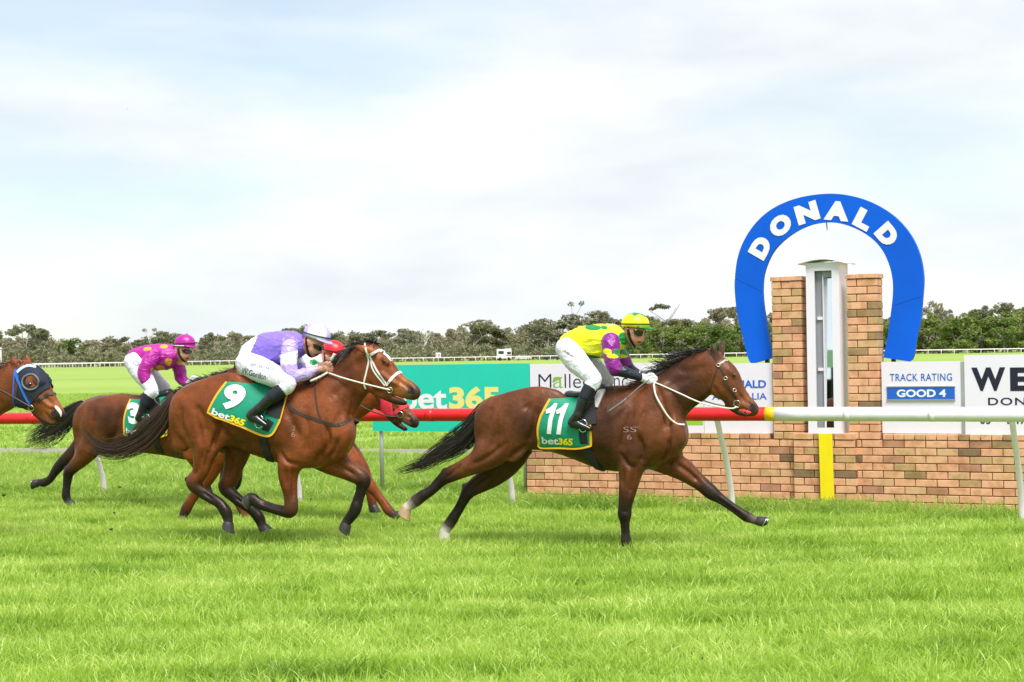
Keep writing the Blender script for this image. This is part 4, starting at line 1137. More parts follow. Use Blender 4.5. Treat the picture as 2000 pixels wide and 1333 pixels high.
class Horse:
    def __init__(s, depth, px, phi=HPHI):
        s.fr = Frame(near(depth, px), phi); s.b = Body(s.fr); s.hooves = []; s.lines = []
    def torso(s, st, k=.05):
        s.b.add(st, k)
    def leg(s, st, lat, k=.03, white=None, hoofc=HOOFD, hoof_r=None):
        """st: list of (px, py, r[, width m]); last two points are the hoof"""
        n = len(st); pts = []
        for i, p in enumerate(st):
            px, py, r = p[:3]; f = i / (n - 1); c = p[3] if len(p) > 3 else s.base
            l = lat[0] + (lat[1] - lat[0]) * min(1, f * 1.6)
            m = s.fr.loc(px, py, l)[1]
            pts.append((px, py, r, min(r * m * .95, (.255 if lat[0] and abs(lat[0]) else .2) - abs(l)) if i < 2 else r * m * .92, l, c))
        s.b.add(pts, k, 4)
    def hoof(s, a, b, r0, r1, lat, c):
        s.hooves.append((a, b, r0, r1, lat, c))
        m = s.fr.loc(a[0], a[1], lat)[1]; s.b.add([(a[0], a[1], r0 * .9, r0 * m * .9, lat, c), (a[0] * .6 + b[0] * .4, a[1] * .6 + b[1] * .4, r0 * .85, r0 * m * .85, lat, c)], .012)
    def make_hooves(s):
        for a, b, r0, r1, lat, c in s.hooves:
            A, m = s.fr.loc(a[0], a[1], lat); B, _ = s.fr.loc(b[0], b[1], lat)
            ax = B - A; L = np.linalg.norm(ax); ax /= L; f = np.array([-ax[2], 0, ax[0]]); sd = np.array([0, 1.0, 0]); n = 16
            V, F = [], []
            for k, (t, rr, sh) in enumerate(((-.10, r0 * .86, -.05), (.0, r0 * 1.02, 0), (.5, (r0 + r1) * .53, .12), (.93, r1 * 1.04, .26), (1.0, r1 * 1.06, .28), (1.0, r1 * .75, .28), (.90, r1 * .5, .25))):
                for j in range(n):
                    q = 2 * math.pi * j / n; cf = math.cos(q)
                    V.append(A + ax * (t * L + (.16 * L * cf if t > .3 else 0) * .5) + f * m * rr * (cf * (1.12 if cf > 0 else .88) + sh) + sd * m * rr * .92 * math.sin(q))
            for k in range(6):
                for j in range(n):
                    l = (j + 1) % n; F.append((k * n + j, k * n + l, (k + 1) * n + l, (k + 1) * n + j))
            F.append(tuple(6 * n + j for j in range(n))); F.append(tuple(range(n))[::-1])
            col = np.tile(np.array(c), (len(V), 1)); col[:n * 2] = np.array(c) * .7
            o = mesh_obj('hoof', V, F, HOOFM, s.o, col=col)
            P = [A + ax * (1.0 * L + .10 * L * math.cos(q)) + f * m * r1 * .95 * (math.cos(q) * (1.12 if math.cos(q) > 0 else .88) + .28) + sd * m * r1 * .86 * math.sin(q) for q in np.linspace(-2.6, 2.6, 17)]
            tube('shoe', P, .006, CHROME, o, 5)
    def muscles(s, croup, dock, stifle, shoulder, point, elbow, k_=1.0, c=None, c_=None):
        c = c or s.base; c_ = c_ or c
        for g_ in (1, -1):
            L = lambda *P, k: s.b.add([(p[0], p[1], p[2] * k_, p[3], g_ * p[4], c) for p in P], k)
            L((shoulder[0] + 12, shoulder[1] - 14, 24, .05, .095), (shoulder[0], shoulder[1] + 20, 34, .06, .135), (point[0] - 22, point[1], 34, .06, .15), k=.09)
            L((elbow[0] - 8, elbow[1] - 36, 34, .05, .165), (elbow[0], elbow[1] - 4, 30, .055, .14), k=.12)
            L((point[0] - 6, point[1], 24, .05, .10), (point[0] - 18, point[1] + 30, 24, .05, .095), k=.07)
            L((croup[0] + 34, croup[1] + 22, 30, .05, .155), (croup[0], croup[1] + 26, 38, .06, .165), (dock[0] + 26, dock[1] + 24, 36, .06, .15), k=.12)
            L((dock[0] + 12, dock[1] + 30, 28, .06, .12), (dock[0] + 6, dock[1] + 62, 28, .06, .12), (dock[0] + 2, dock[1] + 94, 20, .05, .12), k=.1)
            L((stifle[0], stifle[1] - 26, 34, .05, .165), (stifle[0] - 4, stifle[1] + 2, 26, .05, .16), k=.13)
    def ear(s, base, tip, lat, w=7.5, c=None, spread=.0):
        c = c or s.base; mid = ((base[0] * .5 + tip[0] * .5), base[1] * .5 + tip[1] * .5)
        s.b.add([(base[0], base[1], w * .85, .026, lat, c), (mid[0], mid[1], w * .8, .024, lat + spread * .6, c), (tip[0], tip[1], 1.6, .006, lat + spread, BLK)], .015, 3)
    def build(s, label, h=.0112):
        V, Q, col = s.b.mesh(h, 1)
        if s.lines:
            V = carve(s.fr, V, Q, s.lines); s.b.V = V; s.b.bvh = BVHTree.FromPolygons([Vector(v) for v in V], [tuple(map(int, q)) for q in Q])
        o = mesh_obj('horse', V, Q, COAT, None, col=col); s.fr.place(o); s.o = o
        tag(o, label, 'horse', 'racehorses galloping past the finish'); s.make_hooves()
        return o
    # ---------------- hair
    def tail(s, path, widths, n=420, seed=1, cols=(BLK, C('#2a1c14')), depth=.06, w0=.010, lat=0.0, stray=.12):
        rng = np.random.default_rng(seed)
        P = np.array([s.fr.loc(p[0], p[1], lat)[0] for p in path]); m_ = s.fr.loc(*path[0], lat)[1]
        C0 = catmull(P, 4); Wd = np.interp(np.linspace(0, len(path) - 1, len(C0)), np.arange(len(path)), np.array(widths) * m_ / 2)
        k = len(C0); T = np.gradient(C0, axis=0); T /= np.linalg.norm(T, axis=1)[:, None]
        S = np.stack([-T[:, 2], np.zeros(k), T[:, 0]], 1)
        u = np.clip(rng.normal(0, .5, n), -1.15, 1.15); v = rng.normal(0, 1, n); ln = np.clip(rng.beta(4, 1.6, n) * 1.04, .25, 1.0)
        ph = rng.uniform(0, 6.28, n); am = rng.uniform(.0, stray, n)
        M_ = 14; PP = np.zeros((n, M_, 3)); WW = np.zeros((n, M_))
        for j in range(M_):
            t = ln * j / (M_ - 1) * (k - 1); i0 = np.clip(t.astype(int), 0, k - 2); f = (t - i0)[:, None]
            c = C0[i0] * (1 - f) + C0[i0 + 1] * f; sd = S[i0] * (1 - f) + S[i0 + 1] * f; wd = Wd[i0] * (1 - f[:, 0]) + Wd[i0 + 1] * f[:, 0]
            q = j / (M_ - 1); wob = am * q ** 1.5 * np.sin(ph + q * 5) * 1.3
            PP[:, j] = c + sd * (wd * (u + wob))[:, None]
            PP[:, j, 1] += v * np.minimum(wd, depth) * .55
            WW[:, j] = w0 * (1 - .85 * q ** 1.5)
        a = rng.uniform(-.8, .8, n); N = np.stack([a, -np.ones(n), rng.uniform(-.4, .4, n)], 1); N /= np.linalg.norm(N, axis=1)[:, None]
        V, F = ribbons(PP, WW, N)
        mixc = rng.uniform(0, 1, n) ** 2; cc = np.array(cols[0])[None] * (1 - mixc[:, None]) + np.array(cols[1])[None] * mixc[:, None]
        return mesh_obj('tail', V, F, HAIRM, s.o, col=np.repeat(cc, M_ * 2, 0))
    def mane(s, path, tipdir, lengths, n=320, seed=2, w0=.012, cols=(BLK, C('#2b211d')), lat=.0, name='mane', spread=.05):
        """path: crest pixels; tipdir: pixel offsets the hair streams to at each path point"""
        rng = np.random.default_rng(seed)
        R = catmull(np.array([[*s.fr.loc(p[0], p[1], lat)[0], *d, l] for p, d, l in zip(path, tipdir, lengths)]), 6)
        m_ = s.fr.loc(*path[0], lat)[1]; k = len(R); t = rng.uniform(0, k - 1.001, n); i0 = t.astype(int); f = (t - i0)[:, None]
        Z = R[i0] * (1 - f) + R[i0 + 1] * f
        M_ = 8; PP = np.zeros((n, M_, 3)); WW = np.zeros((n, M_)); L = Z[:, 5] * m_ * rng.uniform(.5, 1.15, n)
        dx = Z[:, 3] + rng.normal(0, .28, n); dz = -Z[:, 4] + rng.normal(0, .28, n); dn = np.sqrt(dx ** 2 + dz ** 2) + 1e-6; dx /= dn; dz /= dn
        sd = rng.normal(0, 1, n); cl = rng.normal(0, .5, n)
        for j in range(M_):
            q = j / (M_ - 1)
            PP[:, j, 0] = Z[:, 0] + dx * L * q + cl * L * .25 * q * q * -dz; PP[:, j, 2] = Z[:, 2] - .012 + dz * L * q + cl * L * .25 * q * q * dx - .25 * L * q ** 2
            PP[:, j, 1] = Z[:, 1] + sd * (.012 + spread * q) - .035 * q
            WW[:, j] = w0 * (1 - .85 * q)
        a = rng.uniform(-1, 1, n); N = np.stack([a, -np.ones(n), rng.uniform(-.6, .6, n)], 1); N /= np.linalg.norm(N, axis=1)[:, None]
        V, F = ribbons(PP, WW, N)
        mixc = rng.uniform(0, 1, n) ** 2; cc = np.array(cols[0])[None] * (1 - mixc[:, None]) + np.array(cols[1])[None] * mixc[:, None]
        return mesh_obj(name, V, F, HAIRM, s.o, col=np.repeat(cc, M_ * 2, 0))
    # ---------------- tack
    def cloth(s, top, bot, num, numq, betq, numbold=.06, shear=0.0, off=.012, bow=6.0):
        sc, G, bv = cover(s.b, 'saddle_cloth', top, bot, 26, 16, off, CLOTHG, s.o, col=None, bow=bow)
        a = sc.data.color_attributes.new('Col', 'FLOAT_COLOR', 'POINT'); n = len(sc.data.vertices)
        a.data.foreach_set('color', np.tile(np.array([*C('#0a9070'), 1], np.float32), n))
        skin = Skin(s.fr, bv)
        def trim(pts, w=.020):
            P = np.array(pts); N = np.tile(np.array([0, -1.0, .12]), (len(P), 1)); V, F = strap_vf(P, N, w, .005, True); return mesh_obj('cloth_trim', V, F, CLOTHY, sc, smooth=False)
        path = [G[j, 0] for j in range(1, G.shape[0])] + [G[-1, i] for i in range(1, G.shape[1])] + [G[j, -1] for j in range(G.shape[0] - 2, 0, -1)]
        trim(path)
        if num == '11': eleven(skin, numq, sc)
        else: text_on(skin, 'number', num, numq, .011, NUMW, sc, bold=numbold, shear=shear, maxlen=.12)
        q = betq; mid_t = np.array(q[0]) * .46 + np.array(q[1]) * .54; mid_b = np.array(q[3]) * .46 + np.array(q[2]) * .54
        text_on(skin, 'lettering', 'bet', [q[0], mid_t, mid_b, q[3]], .011, NUMW, sc, bold=.025, maxlen=.25)
        text_on(skin, 'lettering', '365', [mid_t, q[1], q[2], mid_b], .011, NUMY, sc, bold=.05, maxlen=.25)
        return sc
    def girth(s, pts, w=.085, th=.014):
        o = strap(s.b, 'girth', pts, w, ELAS, s.o, th, True, 6)
        return o
    def ring(s, px, py, r=.017, off=.012, m_=None, name='buckle', tr=.004, par=None):
        c, n = s.b.hit(px, py, off)
        a = np.cross(n, [0, 0, 1.0]); a /= np.linalg.norm(a); b = np.cross(n, a)
        P = [c + r * (math.cos(t) * a + math.sin(t) * b) for t in np.linspace(0, 2 * math.pi, 15)]
        V, F = tube_vf(P, tr, 6, False); return mesh_obj(name, V, F, m_ or BRASS, par or s.o)
    def eye(s, px, py, r=.017):
        for sg_ in (1, -1):
            c, n = s.b.hit(px, py, -.004); c = c.copy(); c[1] *= sg_
            bm = bmesh.new(); bmesh.ops.create_uvsphere(bm, u_segments=12, v_segments=8, radius=r); me = bpy.data.meshes.new('eye'); bm.to_mesh(me); bm.free()
            me.polygons.foreach_set('use_smooth', np.ones(len(me.polygons), bool)); me.materials.append(EYEM); o = link(bpy.data.objects.new('eye', me), s.o); o.location = c; o.scale = (1.15, .7, .85)
    def nostril(s, px, py, rx, ry, rot):
        disc_on(s.b, 'nostril', (px, py), rx, ry, .0025, NOSTR, s.o, rot, 12, 2)
    def rein(s, pts, r=.009, m_=None, name='rein', mirror=True):
        P = catmull(np.array([s.fr.loc(*p)[0] for p in pts]), 6); V, F = tube_vf(P, r, 6)
        V = np.array(V)
        if mirror:
            V2 = V.copy(); V2[:, 1] *= -1; n = len(V); V = np.vstack([V, V2]); F = F + [tuple(i + n for i in f[::-1]) for f in F]
        return mesh_obj(name, V, F, m_ or WREIN, s.o)

# ---------------------------------------------------------------- leading horse, cloth 11
H = Horse(16.25, 1200); H.base = BAYD; b = H.b
c1, c2, c3 = C('#683a22'), C('#432619'), C('#824a29')
H.torso([(974, 822, 42, .20, 0, c1), (1000, 824, 54, .255, 0, c1), (1042, 822, 57, .262, 0, c2), (1090, 829, 56, .255, 0, c1), (1140, 838, 63, .275, 0, c2), (1195, 840, 80, .275, 0, c2), (1245, 838, 82, .24, 0, c1), (1284, 846, 60, .20, 0, c1), (1303, 852, 42, .16, 0, c1)])
b.add([(1215, 772, 14, .05, 0, c2), (1190, 772, 16, .06, 0, c2), (1150, 785, 16, .09, 0, c2)], .06)                                     # withers
b.add([(1278, 800, 64, .155, 0, c1), (1312, 774, 51, .125, 0, c2), (1348, 747, 45, .105, 0, c2), (1378, 726, 41, .095, 0, c1)], .05)      # neck
b.add([(1240, 775, 20, .05, 0, c2), (1290, 747, 16, .045, 0, c2), (1340, 712, 14, .04, 0, c2), (1388, 693, 11, .04, 0, c2)], .05)         # crest
b.add([(1391, 716, 27, .085, 0, c1), (1410, 738, 34, .092, 0, c1), (1428, 764, 27.5, .072, 0, c1), (1446, 782, 20, .055, 0, c3), (1459, 794, 18, .056, 0, C('#7a4a30')), (1468, 800, 14.5, .05, 0, C('#48332a'))], .03)
b.add([(1399, 751, 21, .088, 0, c3), (1408, 762, 18, .075, 0, c3)], .02)                                                                  # jowl
b.add([(1425, 790, 10, .035, 0, MUZ), (1444, 804, 8, .034, 0, MUZ), (1457, 808, 7, .034, 0, MUZ)], .012)                                  # lower jaw
b.add([(1426, 727, 6, .018, .066, c1), (1433, 734, 5, .016, .062, c1)], .02); b.add([(1426, 727, 6, .018, -.066, c1), (1433, 734, 5, .016, -.062, c1)], .02)   # brow
b.add([(1420, 739, 3, .012, .075, c1), (1446, 771, 3, .012, .05, c1)], .02); b.add([(1468, 795, 8, .018, .032, MUZ)], .015); b.add([(1468, 795, 8, .018, -.032, MUZ)], .015)
H.muscles((1042, 768), (948, 788), (1002, 876), (1280, 790), (1320, 850), (1240, 884), 1.0, c1)
# hind legs
H.leg([(985, 848, 46, c1), (960, 880, 34, c1), (935, 901, 23, c1), (905, 916, 17.5, c1), (878, 928, 15.5, C('#2b1a12')), (862, 939, 12, BLK), (843, 957, 10.5, BLK), (824, 970, 11.5, BLK), (812, 979, 12, C('#4a403a')), (799, 989, 9.5, SOCK)], (.13, .10))
H.hoof((793, 993), (785, 1007), 10.5, 13, .10, HOOFL)
H.leg([(1000, 868, 44, c2), (985, 905, 30, c2), (962, 928, 24, c2), (938, 944, 19, C('#3c2418')), (917, 959, 14.5, BLK), (906, 976, 11, BLK), (894, 998, 10, BLK), (884, 1014, 11, BLK), (877, 1025, 11, C('#4a403a')), (869, 1036, 9.5, SOCK)], (-.13, -.10))
H.hoof((868, 1039), (864, 1056), 10, 12, -.10, SOCK)
for hx, hy, lt in ((868, 922, .105), (908, 951, -.105)): b.add([(hx + 12, hy + 3, 9, .03, lt, BLK), (hx, hy - 1, 6.5, .022, lt, BLK)], .015)
# forelegs
H.leg([(1240, 885, 34, c2), (1233, 915, 25, c1), (1229, 940, 20.5, c1), (1224, 970, 16, C('#3a2217')), (1221, 990, 13.5, BLK), (1220, 1004, 14, BLK), (1220.5, 1019, 10, BLK), (1221.5, 1040, 8.8, BLK), (1223, 1058, 10.5, BLK), (1227, 1070, 9, BLK)], (.13, .12))
H.hoof((1229, 1075), (1233, 1086), 9.5, 12, .12, HOOFD)
H.leg([(1275, 882, 36, c1), (1302, 897, 30, c1), (1330, 915, 23, c1), (1358, 936, 17, c1), (1374, 949, 15, C('#3a2217')), (1389, 962, 14.5, BLK), (1406, 974, 10.5, BLK), (1430, 991, 9, BLK), (1449, 1004, 10, BLK), (1459, 1010, 10.5, BLK), (1471, 1015, 8.5, C('#6b5f57'))], (-.12, -.11))
H.hoof((1478, 1018), (1493, 1024), 9, 10.5, -.11, HOOFD); H.hoof((1490, 1022), (1500, 1020), 7, 4, -.11, HOOFD)
H.ear((1399, 700), (1390, 670), .045, 8, C('#3a2318')); H.ear((1409, 692), (1412, 664), -.045, 7, C('#5d4032'))
b.add([(1240, 792, 5, .03, .27, c1), (1224, 850, 5, .03, .305, c1), (1212, 890, 5, .03, .29, c1)], .06, 4, True)
b.add([(1332, 776, 4, .02, .165, c1), (1308, 815, 4, .02, .19, c1), (1290, 850, 4, .02, .215, c1)], .05, 4, True)
b.add([(972, 800, 3, .02, .265, c1), (968, 850, 3, .02, .265, c1), (950, 890, 3, .02, .24, c1)], .04, 4, True)
b.add([(1052, 830, 5, .03, .305, c1), (1034, 866, 5, .03, .30, c1), (1018, 888, 5, .03, .28, c1)], .06, 4, True)
b.add([(1444, 801, 2, .05, 0, c1), (1470, 806.5, 1.6, .06, 0, c1)], .006, 2, True)                                                        # mouth
H.lines = [([(1281, 749), (1296, 790), (1306, 831), (1308, 862)], .012, 6, 'n'), ([(1308, 858), (1304, 886), (1290, 906)], .016, 4, 'n'), ([(1340, 876), (1326, 896), (1304, 907)], .014, 4, 'n'),
    ([(1238, 790), (1222, 840), (1210, 884)], .012, 7, 'n'), ([(1246, 850), (1257, 884), (1252, 906)], .012, 5, 'n'), ([(1213, 888), (1226, 908), (1240, 914)], .012, 4, 'n'), ([(1368, 782), (1348, 806), (1334, 828)], .010, 5, 'n'), ([(1262, 800), (1244, 838)], .008, 6, 'n'),
    ([(1436, 756), (1448, 776), (1457, 788)], .006, 4, 'n'), ([(1414, 744), (1428, 762), (1440, 776)], -.006, 3.5, 'n'), ([(1392, 752), (1404, 774), (1420, 786)], .006, 4, 'n'), ([(1450, 797), (1459, 806), (1468, 809)], .008, 2.4, 'n'), ([(1462, 786), (1467, 792), (1466, 799)], .007, 3, 'n'),
    ([(1050, 792), (1042, 838), (1030, 872)], .016, 8, 'n'), ([(1032, 872), (1008, 884), (992, 902)], .014, 5, 'n'), ([(962, 788), (948, 830), (938, 870)], .010, 6, 'n'), ([(994, 800), (980, 844), (962, 886)], .010, 7, 'n'), ([(1026, 790), (1034, 800)], .010, 9, 'n'), ([(985, 868), (955, 892), (922, 908)], .010, 5, 'n'),
    ([(900, 908), (884, 922), (874, 934)], .008, 4, 'n'), ([(858, 934), (840, 950), (826, 962)], .006, 3, 'n'), ([(1238, 912), (1234, 940), (1230, 966)], .010, 4, 'n'), ([(1218, 916), (1215, 950)], .008, 4, 'n'), ([(1217, 1016), (1218, 1050)], .006, 2.6, 'n'), ([(1214, 1000), (1226, 1000)], .004, 3, 'n'),
    ([(1318, 905), (1342, 920), (1366, 942)], .012, 5, 'f'), ([(1398, 972), (1428, 994), (1448, 1008)], .006, 3, 'f'), ([(955, 926), (930, 944), (912, 962)], .008, 5, 'f'), ([(900, 972), (888, 1000)], .006, 3, 'f'),
    ([(1320, 720), (1350, 726), (1378, 716)], .006, 7, 'n'), ([(1290, 770), (1322, 748), (1356, 736)], .006, 8, 'n'), ([(1190, 890), (1150, 880), (1100, 872)], .006, 8, 'n')]
H.build('dark bay horse in the lead wearing cloth 11, white hind socks')
H.tail([(966, 780), (948, 800), (928, 830), (905, 855), (880, 872), (855, 888), (822, 908), (775, 922)], [12, 26, 34, 40, 38, 32, 24, 16], 520, 3, w0=.008, lat=0, stray=.5)
H.mane([(1234, 760), (1270, 742), (1300, 724), (1330, 704), (1360, 690), (1388, 682)], [(-1, -.25)] * 3 + [(-1, -.5), (-1, -.45), (-1, -.5)], [26, 38, 44, 46, 36, 22], 520, 4)
H.mane([(1150, 768), (1190, 760), (1234, 758)], [(-1, -.2)] * 3, [14, 18, 24], 90, 14, name='mane')
H.cloth([(1079, 774), (1110, 773), (1150, 768)], [(1053.5, 870), (1062, 873), (1095, 873.5), (1128, 875), (1155, 870)], '11', [(1066, 787), (1114, 789), (1107, 849), (1064, 847)], [(1058, 853), (1120, 856), (1119, 870), (1059, 866)], .05, .12, bow=11)
H.girth([(1142, 830), (1139, 850), (1145, 875), (1156, 898), (1170, 915), (1178, 922)], .075)
H.eye(1433, 733, .016); H.nostril(1470, 795, 5.5, 6.5, .6)
br = strap(b, 'bridle', [(1383, 684), (1396, 700), (1404, 714), (1413, 731), (1423, 752), (1433, 770), (1440, 783)], .014, LEATH, H.o, .005, True)
strap(b, 'browband', [(1404, 712), (1414, 706), (1426, 696)], .017, mat('browband_silver', C('#a9a6a6'), .5), br, .006, True)
strap(b, 'throatlash', [(1403, 714), (1396, 735), (1388, 757), (1384, 768)], .012, LEATHB, br, .004, True)
for x_, y_ in ((1403, 714), (1417.5, 739.5), (1434, 763)): H.ring(x_, y_, .015, .010, par=br)
H.ring(1440, 788, .030, .014, CHROME, 'bit_ring', .004, br)
tube('bit_bar', [(H.fr.loc(1441, 796, .07)[0]), H.fr.loc(1441, 797, -.07)[0]], .007, CHROME, br, 6)
H.rein([(1440, 795, .07), (1424, 798, .09), (1372, 788, .14), (1330, 770, .15), (1290, 752, .13), (1277, 748, .11)], .0075)
H.rein([(1277, 750, .17), (1280, 770, .20), (1290, 790, .215), (1306, 815, .20), (1322, 828, .17), (1337, 830, .14)], .009, mirror=False)
H.rein([(1247, 737, .05), (1252, 722, .03), (1265, 716, 0), (1278, 722, -.03), (1281, 737, -.05)], .006, name='rein_loop', mirror=False)
text_on(b, 'brand_mark', 'SS', [(1217, 834), (1243, 834), (1243, 844), (1217, 845)], .003, BRAND, H.o, bold=-.012); text_on(b, 'brand_mark', '6', [(1225, 849), (1234, 849), (1234, 859), (1225, 859)], .003, BRAND, H.o, bold=-.012)
SADM = mat('saddle_black', (.02, .02, .022), .35); SADG = mat('saddle_pad_grey', C('#b9b6b4'), .6)
def saddle(H, near_top, pts_flap, pad=None):
    """small racing saddle: seat tube on the back with flaps"""
    fr = H.fr; P = [fr.loc(*p, 0)[0] for p in near_top]
    bb = Body(fr); bb.add([(p[0], p[1], r, w, 0, (0, 0, 0)) for p, r, w in zip(near_top, (9, 7, 7, 9), (.12, .14, .12, .09))], .02)
    V, Q, c = bb.mesh(.012); o = mesh_obj('saddle', V, Q, SADM, H.o)
    strap(H.b, 'saddle_flap', pts_flap, .15, SADM, o, .02, split=True)
    if pad: strap(H.b, 'saddle_pad', pad, .07, SADG, o, .016, split=True)
    return o
saddle(H, [(1112, 772), (1130, 772), (1155, 768), (1176, 758)], [(1146, 772), (1148, 800), (1150, 830)], [(1176, 763), (1168, 780), (1161, 796)])
H11 = H

# ---------------------------------------------------------------- second horse, cloth 9
H = Horse(16.9, 600); b = H.b
c1, c2, c3 = C('#7c4122'), C('#5f321b'), C('#985a30'); H.base = c1
H.torso([(378, 806, 40, .19, 0, c1), (398, 806, 62, .25, 0, c1), (440, 801, 63, .265, 0, c1), (490, 815, 68, .27, 0, c2), (545, 825, 77, .28, 0, c2), (600, 832, 83, .25, 0, c1), (635, 845, 62, .20, 0, c1), (652, 850, 38, .14, 0, c1)])
b.add([(600, 758, 14, .05, 0, c2), (570, 760, 16, .07, 0, c2), (530, 770, 18, .09, 0, c2)], .06)
b.add([(632, 800, 64, .155, 0, c1), (664, 764, 50, .125, 0, c2), (694, 730, 45, .105, 0, c2), (714, 712, 41, .095, 0, c1)], .05)
MB9 = C('#21140e'); b.add([(600, 766, 20, .05, 0, MB9), (645, 733, 16, .045, 0, MB9), (680, 695, 14, .042, 0, MB9), (716, 679, 11, .042, 0, MB9)], .05)
b.add([(722, 705, 30, .085, 0, c1), (736, 726, 38, .092, 0, c1), (757, 745, 32, .074, 0, c1), (778, 756, 24, .058, 0, c3), (795, 762, 20, .058, 0, C('#80522f')), (807, 767, 15.5, .053, 0, C('#4c3529'))], .03)
b.add([(722, 740, 22, .09, 0, c1), (732, 752, 18, .078, 0, c1)], .02)
b.add([(738, 762, 14, .045, 0, c1), (757, 773, 11, .04, 0, c2), (775, 782, 9, .038, 0, MUZ), (789, 785, 7.5, .038, 0, MUZ)], .012)
for sg_ in (1, -1):
    b.add([(750, 702, 6, .018, sg_ * .07, c1), (757, 709, 5, .016, sg_ * .068, c1)], .02); b.add([(745, 730, 3, .012, sg_ * .08, c1), (775, 750, 3, .012, sg_ * .05, c3)], .02); b.add([(804, 765, 8, .018, sg_ * .034, MUZ)], .015)
H.muscles((438, 742), (352, 770), (414, 858), (632, 785), (672, 846), (584, 882), 1.0, c1)
K1 = C('#2a1a13')
H.leg([(392, 836, 46, c1), (402, 862, 32, c1), (398, 895, 21, c1), (390, 925, 16, c1), (378, 943, 15, C('#4a2c1d')), (390, 958, 12.5, K1), (407, 970, 11, BLK), (428, 983, 10.5, BLK), (441, 1000, 12, BLK), (445, 1014, 9.5, BLK)], (.15, .12))
H.hoof((446, 1019), (441, 1034), 10, 13, .12, HOOFD)
H.leg([(440, 842, 42, c2), (462, 872, 30, c2), (458, 905, 21, c2), (449, 935, 17, c2), (441, 952, 15, K1), (455, 968, 12.5, BLK), (472, 982, 11, BLK), (492, 996, 10.5, BLK), (505, 1010, 11.5, BLK), (510, 1022, 9.5, BLK)], (-.13, -.10))
H.hoof((512, 1027), (516, 1038), 10, 12.5, -.10, HOOFD)
for hx, hy, lt in ((366, 940, .125), (432, 950, -.105)): b.add([(hx + 12, hy + 3, 9, .03, lt, K1), (hx, hy - 3, 6.5, .022, lt, K1)], .015)
H.leg([(578, 878, 34, c1), (566, 908, 24, c1), (563, 934, 19, c1), (567, 966, 14, c2), (569, 988, 14, C('#5c3823')), (566, 999, 13.5, K1), (550, 998, 11, BLK), (528, 992, 10, BLK), (506, 984, 11, BLK), (495, 975, 11.5, BLK)], (.14, .13))
H.hoof((489, 972), (478, 980), 10.5, 12, .13, HOOFD)
H.leg([(622, 880, 36, c2), (645, 898, 29, c1), (672, 914, 22, c1), (697, 928, 18, C('#5c3823')), (709, 938, 16, K1), (707, 953, 12, BLK), (701, 972, 10.5, BLK), (695, 992, 12, BLK), (690, 1003, 11.5, BLK), (680, 1016, 10, BLK)], (-.13, -.11))
H.hoof((676, 1022), (668, 1036), 10.5, 12.5, -.11, HOOFD)
H.ear((726, 688), (690, 676), .112, 10, c3, .05); H.ear((730, 682), (700, 664), -.09, 8, c2, -.02)
b.add([(690, 775, 4, .02, .165, c1), (664, 812, 4, .02, .19, c1), (644, 850, 4, .02, .215, c1)], .05, 4, True)
b.add([(596, 788, 5, .03, .28, c1), (574, 846, 5, .03, .31, c1), (556, 885, 5, .03, .29, c1)], .06, 4, True)
b.add([(378, 790, 3, .02, .27, c1), (388, 840, 3, .02, .265, c1), (398, 880, 3, .02, .24, c1)], .04, 4, True); b.add([(468, 806, 5, .03, .305, c1), (446, 850, 6, .03, .30, c1), (428, 880, 6, .03, .28, c1)], .06, 4, True)
b.add([(770, 773, 1.5, .06, 0, c1), (788, 780, 2.2, .07, 0, c1), (804, 786, 3.5, .08, 0, c1)], .006, 3, True)
H.lines = [([(422, 818), (425, 838), (420, 858), (415, 880)], .020, 5, 'n'), ([(380, 790), (396, 818), (400, 850)], .010, 7, 'n'), ([(352, 790), (352, 826), (366, 866)], .010, 6, 'n'), ([(428, 832), (450, 858), (480, 878)], .012, 6, 'n'), ([(396, 880), (388, 912), (378, 932)], .010, 4, 'n'), ([(408, 880), (400, 915)], .008, 4, 'n'),
    ([(560, 800), (572, 830), (586, 858)], .010, 7, 'n'), ([(636, 826), (640, 868), (618, 902)], .016, 5, 'n'), ([(660, 858), (652, 884), (628, 904)], .012, 4, 'n'), ([(596, 800), (600, 850), (596, 890)], .010, 7, 'n'), ([(546, 884), (560, 902), (580, 908)], .012, 4, 'n'), ([(692, 762), (688, 800), (680, 830)], .010, 5, 'n'),
    ([(572, 912), (573, 945), (573, 975)], .010, 4, 'n'), ([(557, 916), (560, 950)], .008, 4, 'n'), ([(556, 994), (530, 988), (508, 980)], .006, 3, 'n'), ([(396, 962), (416, 976)], .006, 3, 'n'), ([(640, 900), (672, 916), (696, 930)], .012, 5, 'f'), ([(702, 950), (696, 985)], .007, 3, 'f'), ([(452, 890), (446, 930)], .010, 5, 'f'), ([(460, 972), (484, 990)], .006, 3, 'f'),
    ([(742, 728), (762, 744), (780, 752)], -.007, 4, 'n'), ([(718, 742), (730, 762), (748, 768)], .007, 4, 'n'), ([(774, 742), (790, 752), (800, 758)], .006, 4, 'n'), ([(795, 757), (803, 762), (801, 772)], .008, 3, 'n'), ([(660, 740), (680, 720), (704, 706)], .006, 8, 'n'), ([(650, 775), (676, 750)], .006, 8, 'n'), ([(560, 880), (520, 872), (480, 860)], .006, 8, 'n')]
H.build('reddish bay horse with white bridle wearing cloth 9, second in the field')
H.tail([(344, 770), (332, 795), (312, 825), (285, 852), (250, 872), (215, 880), (185, 868), (160, 842)], [14, 30, 40, 46, 40, 32, 28, 26], 460, 5, w0=.008, cols=(C('#17100d'), C('#5a3a2a')), stray=.5, lat=.0)
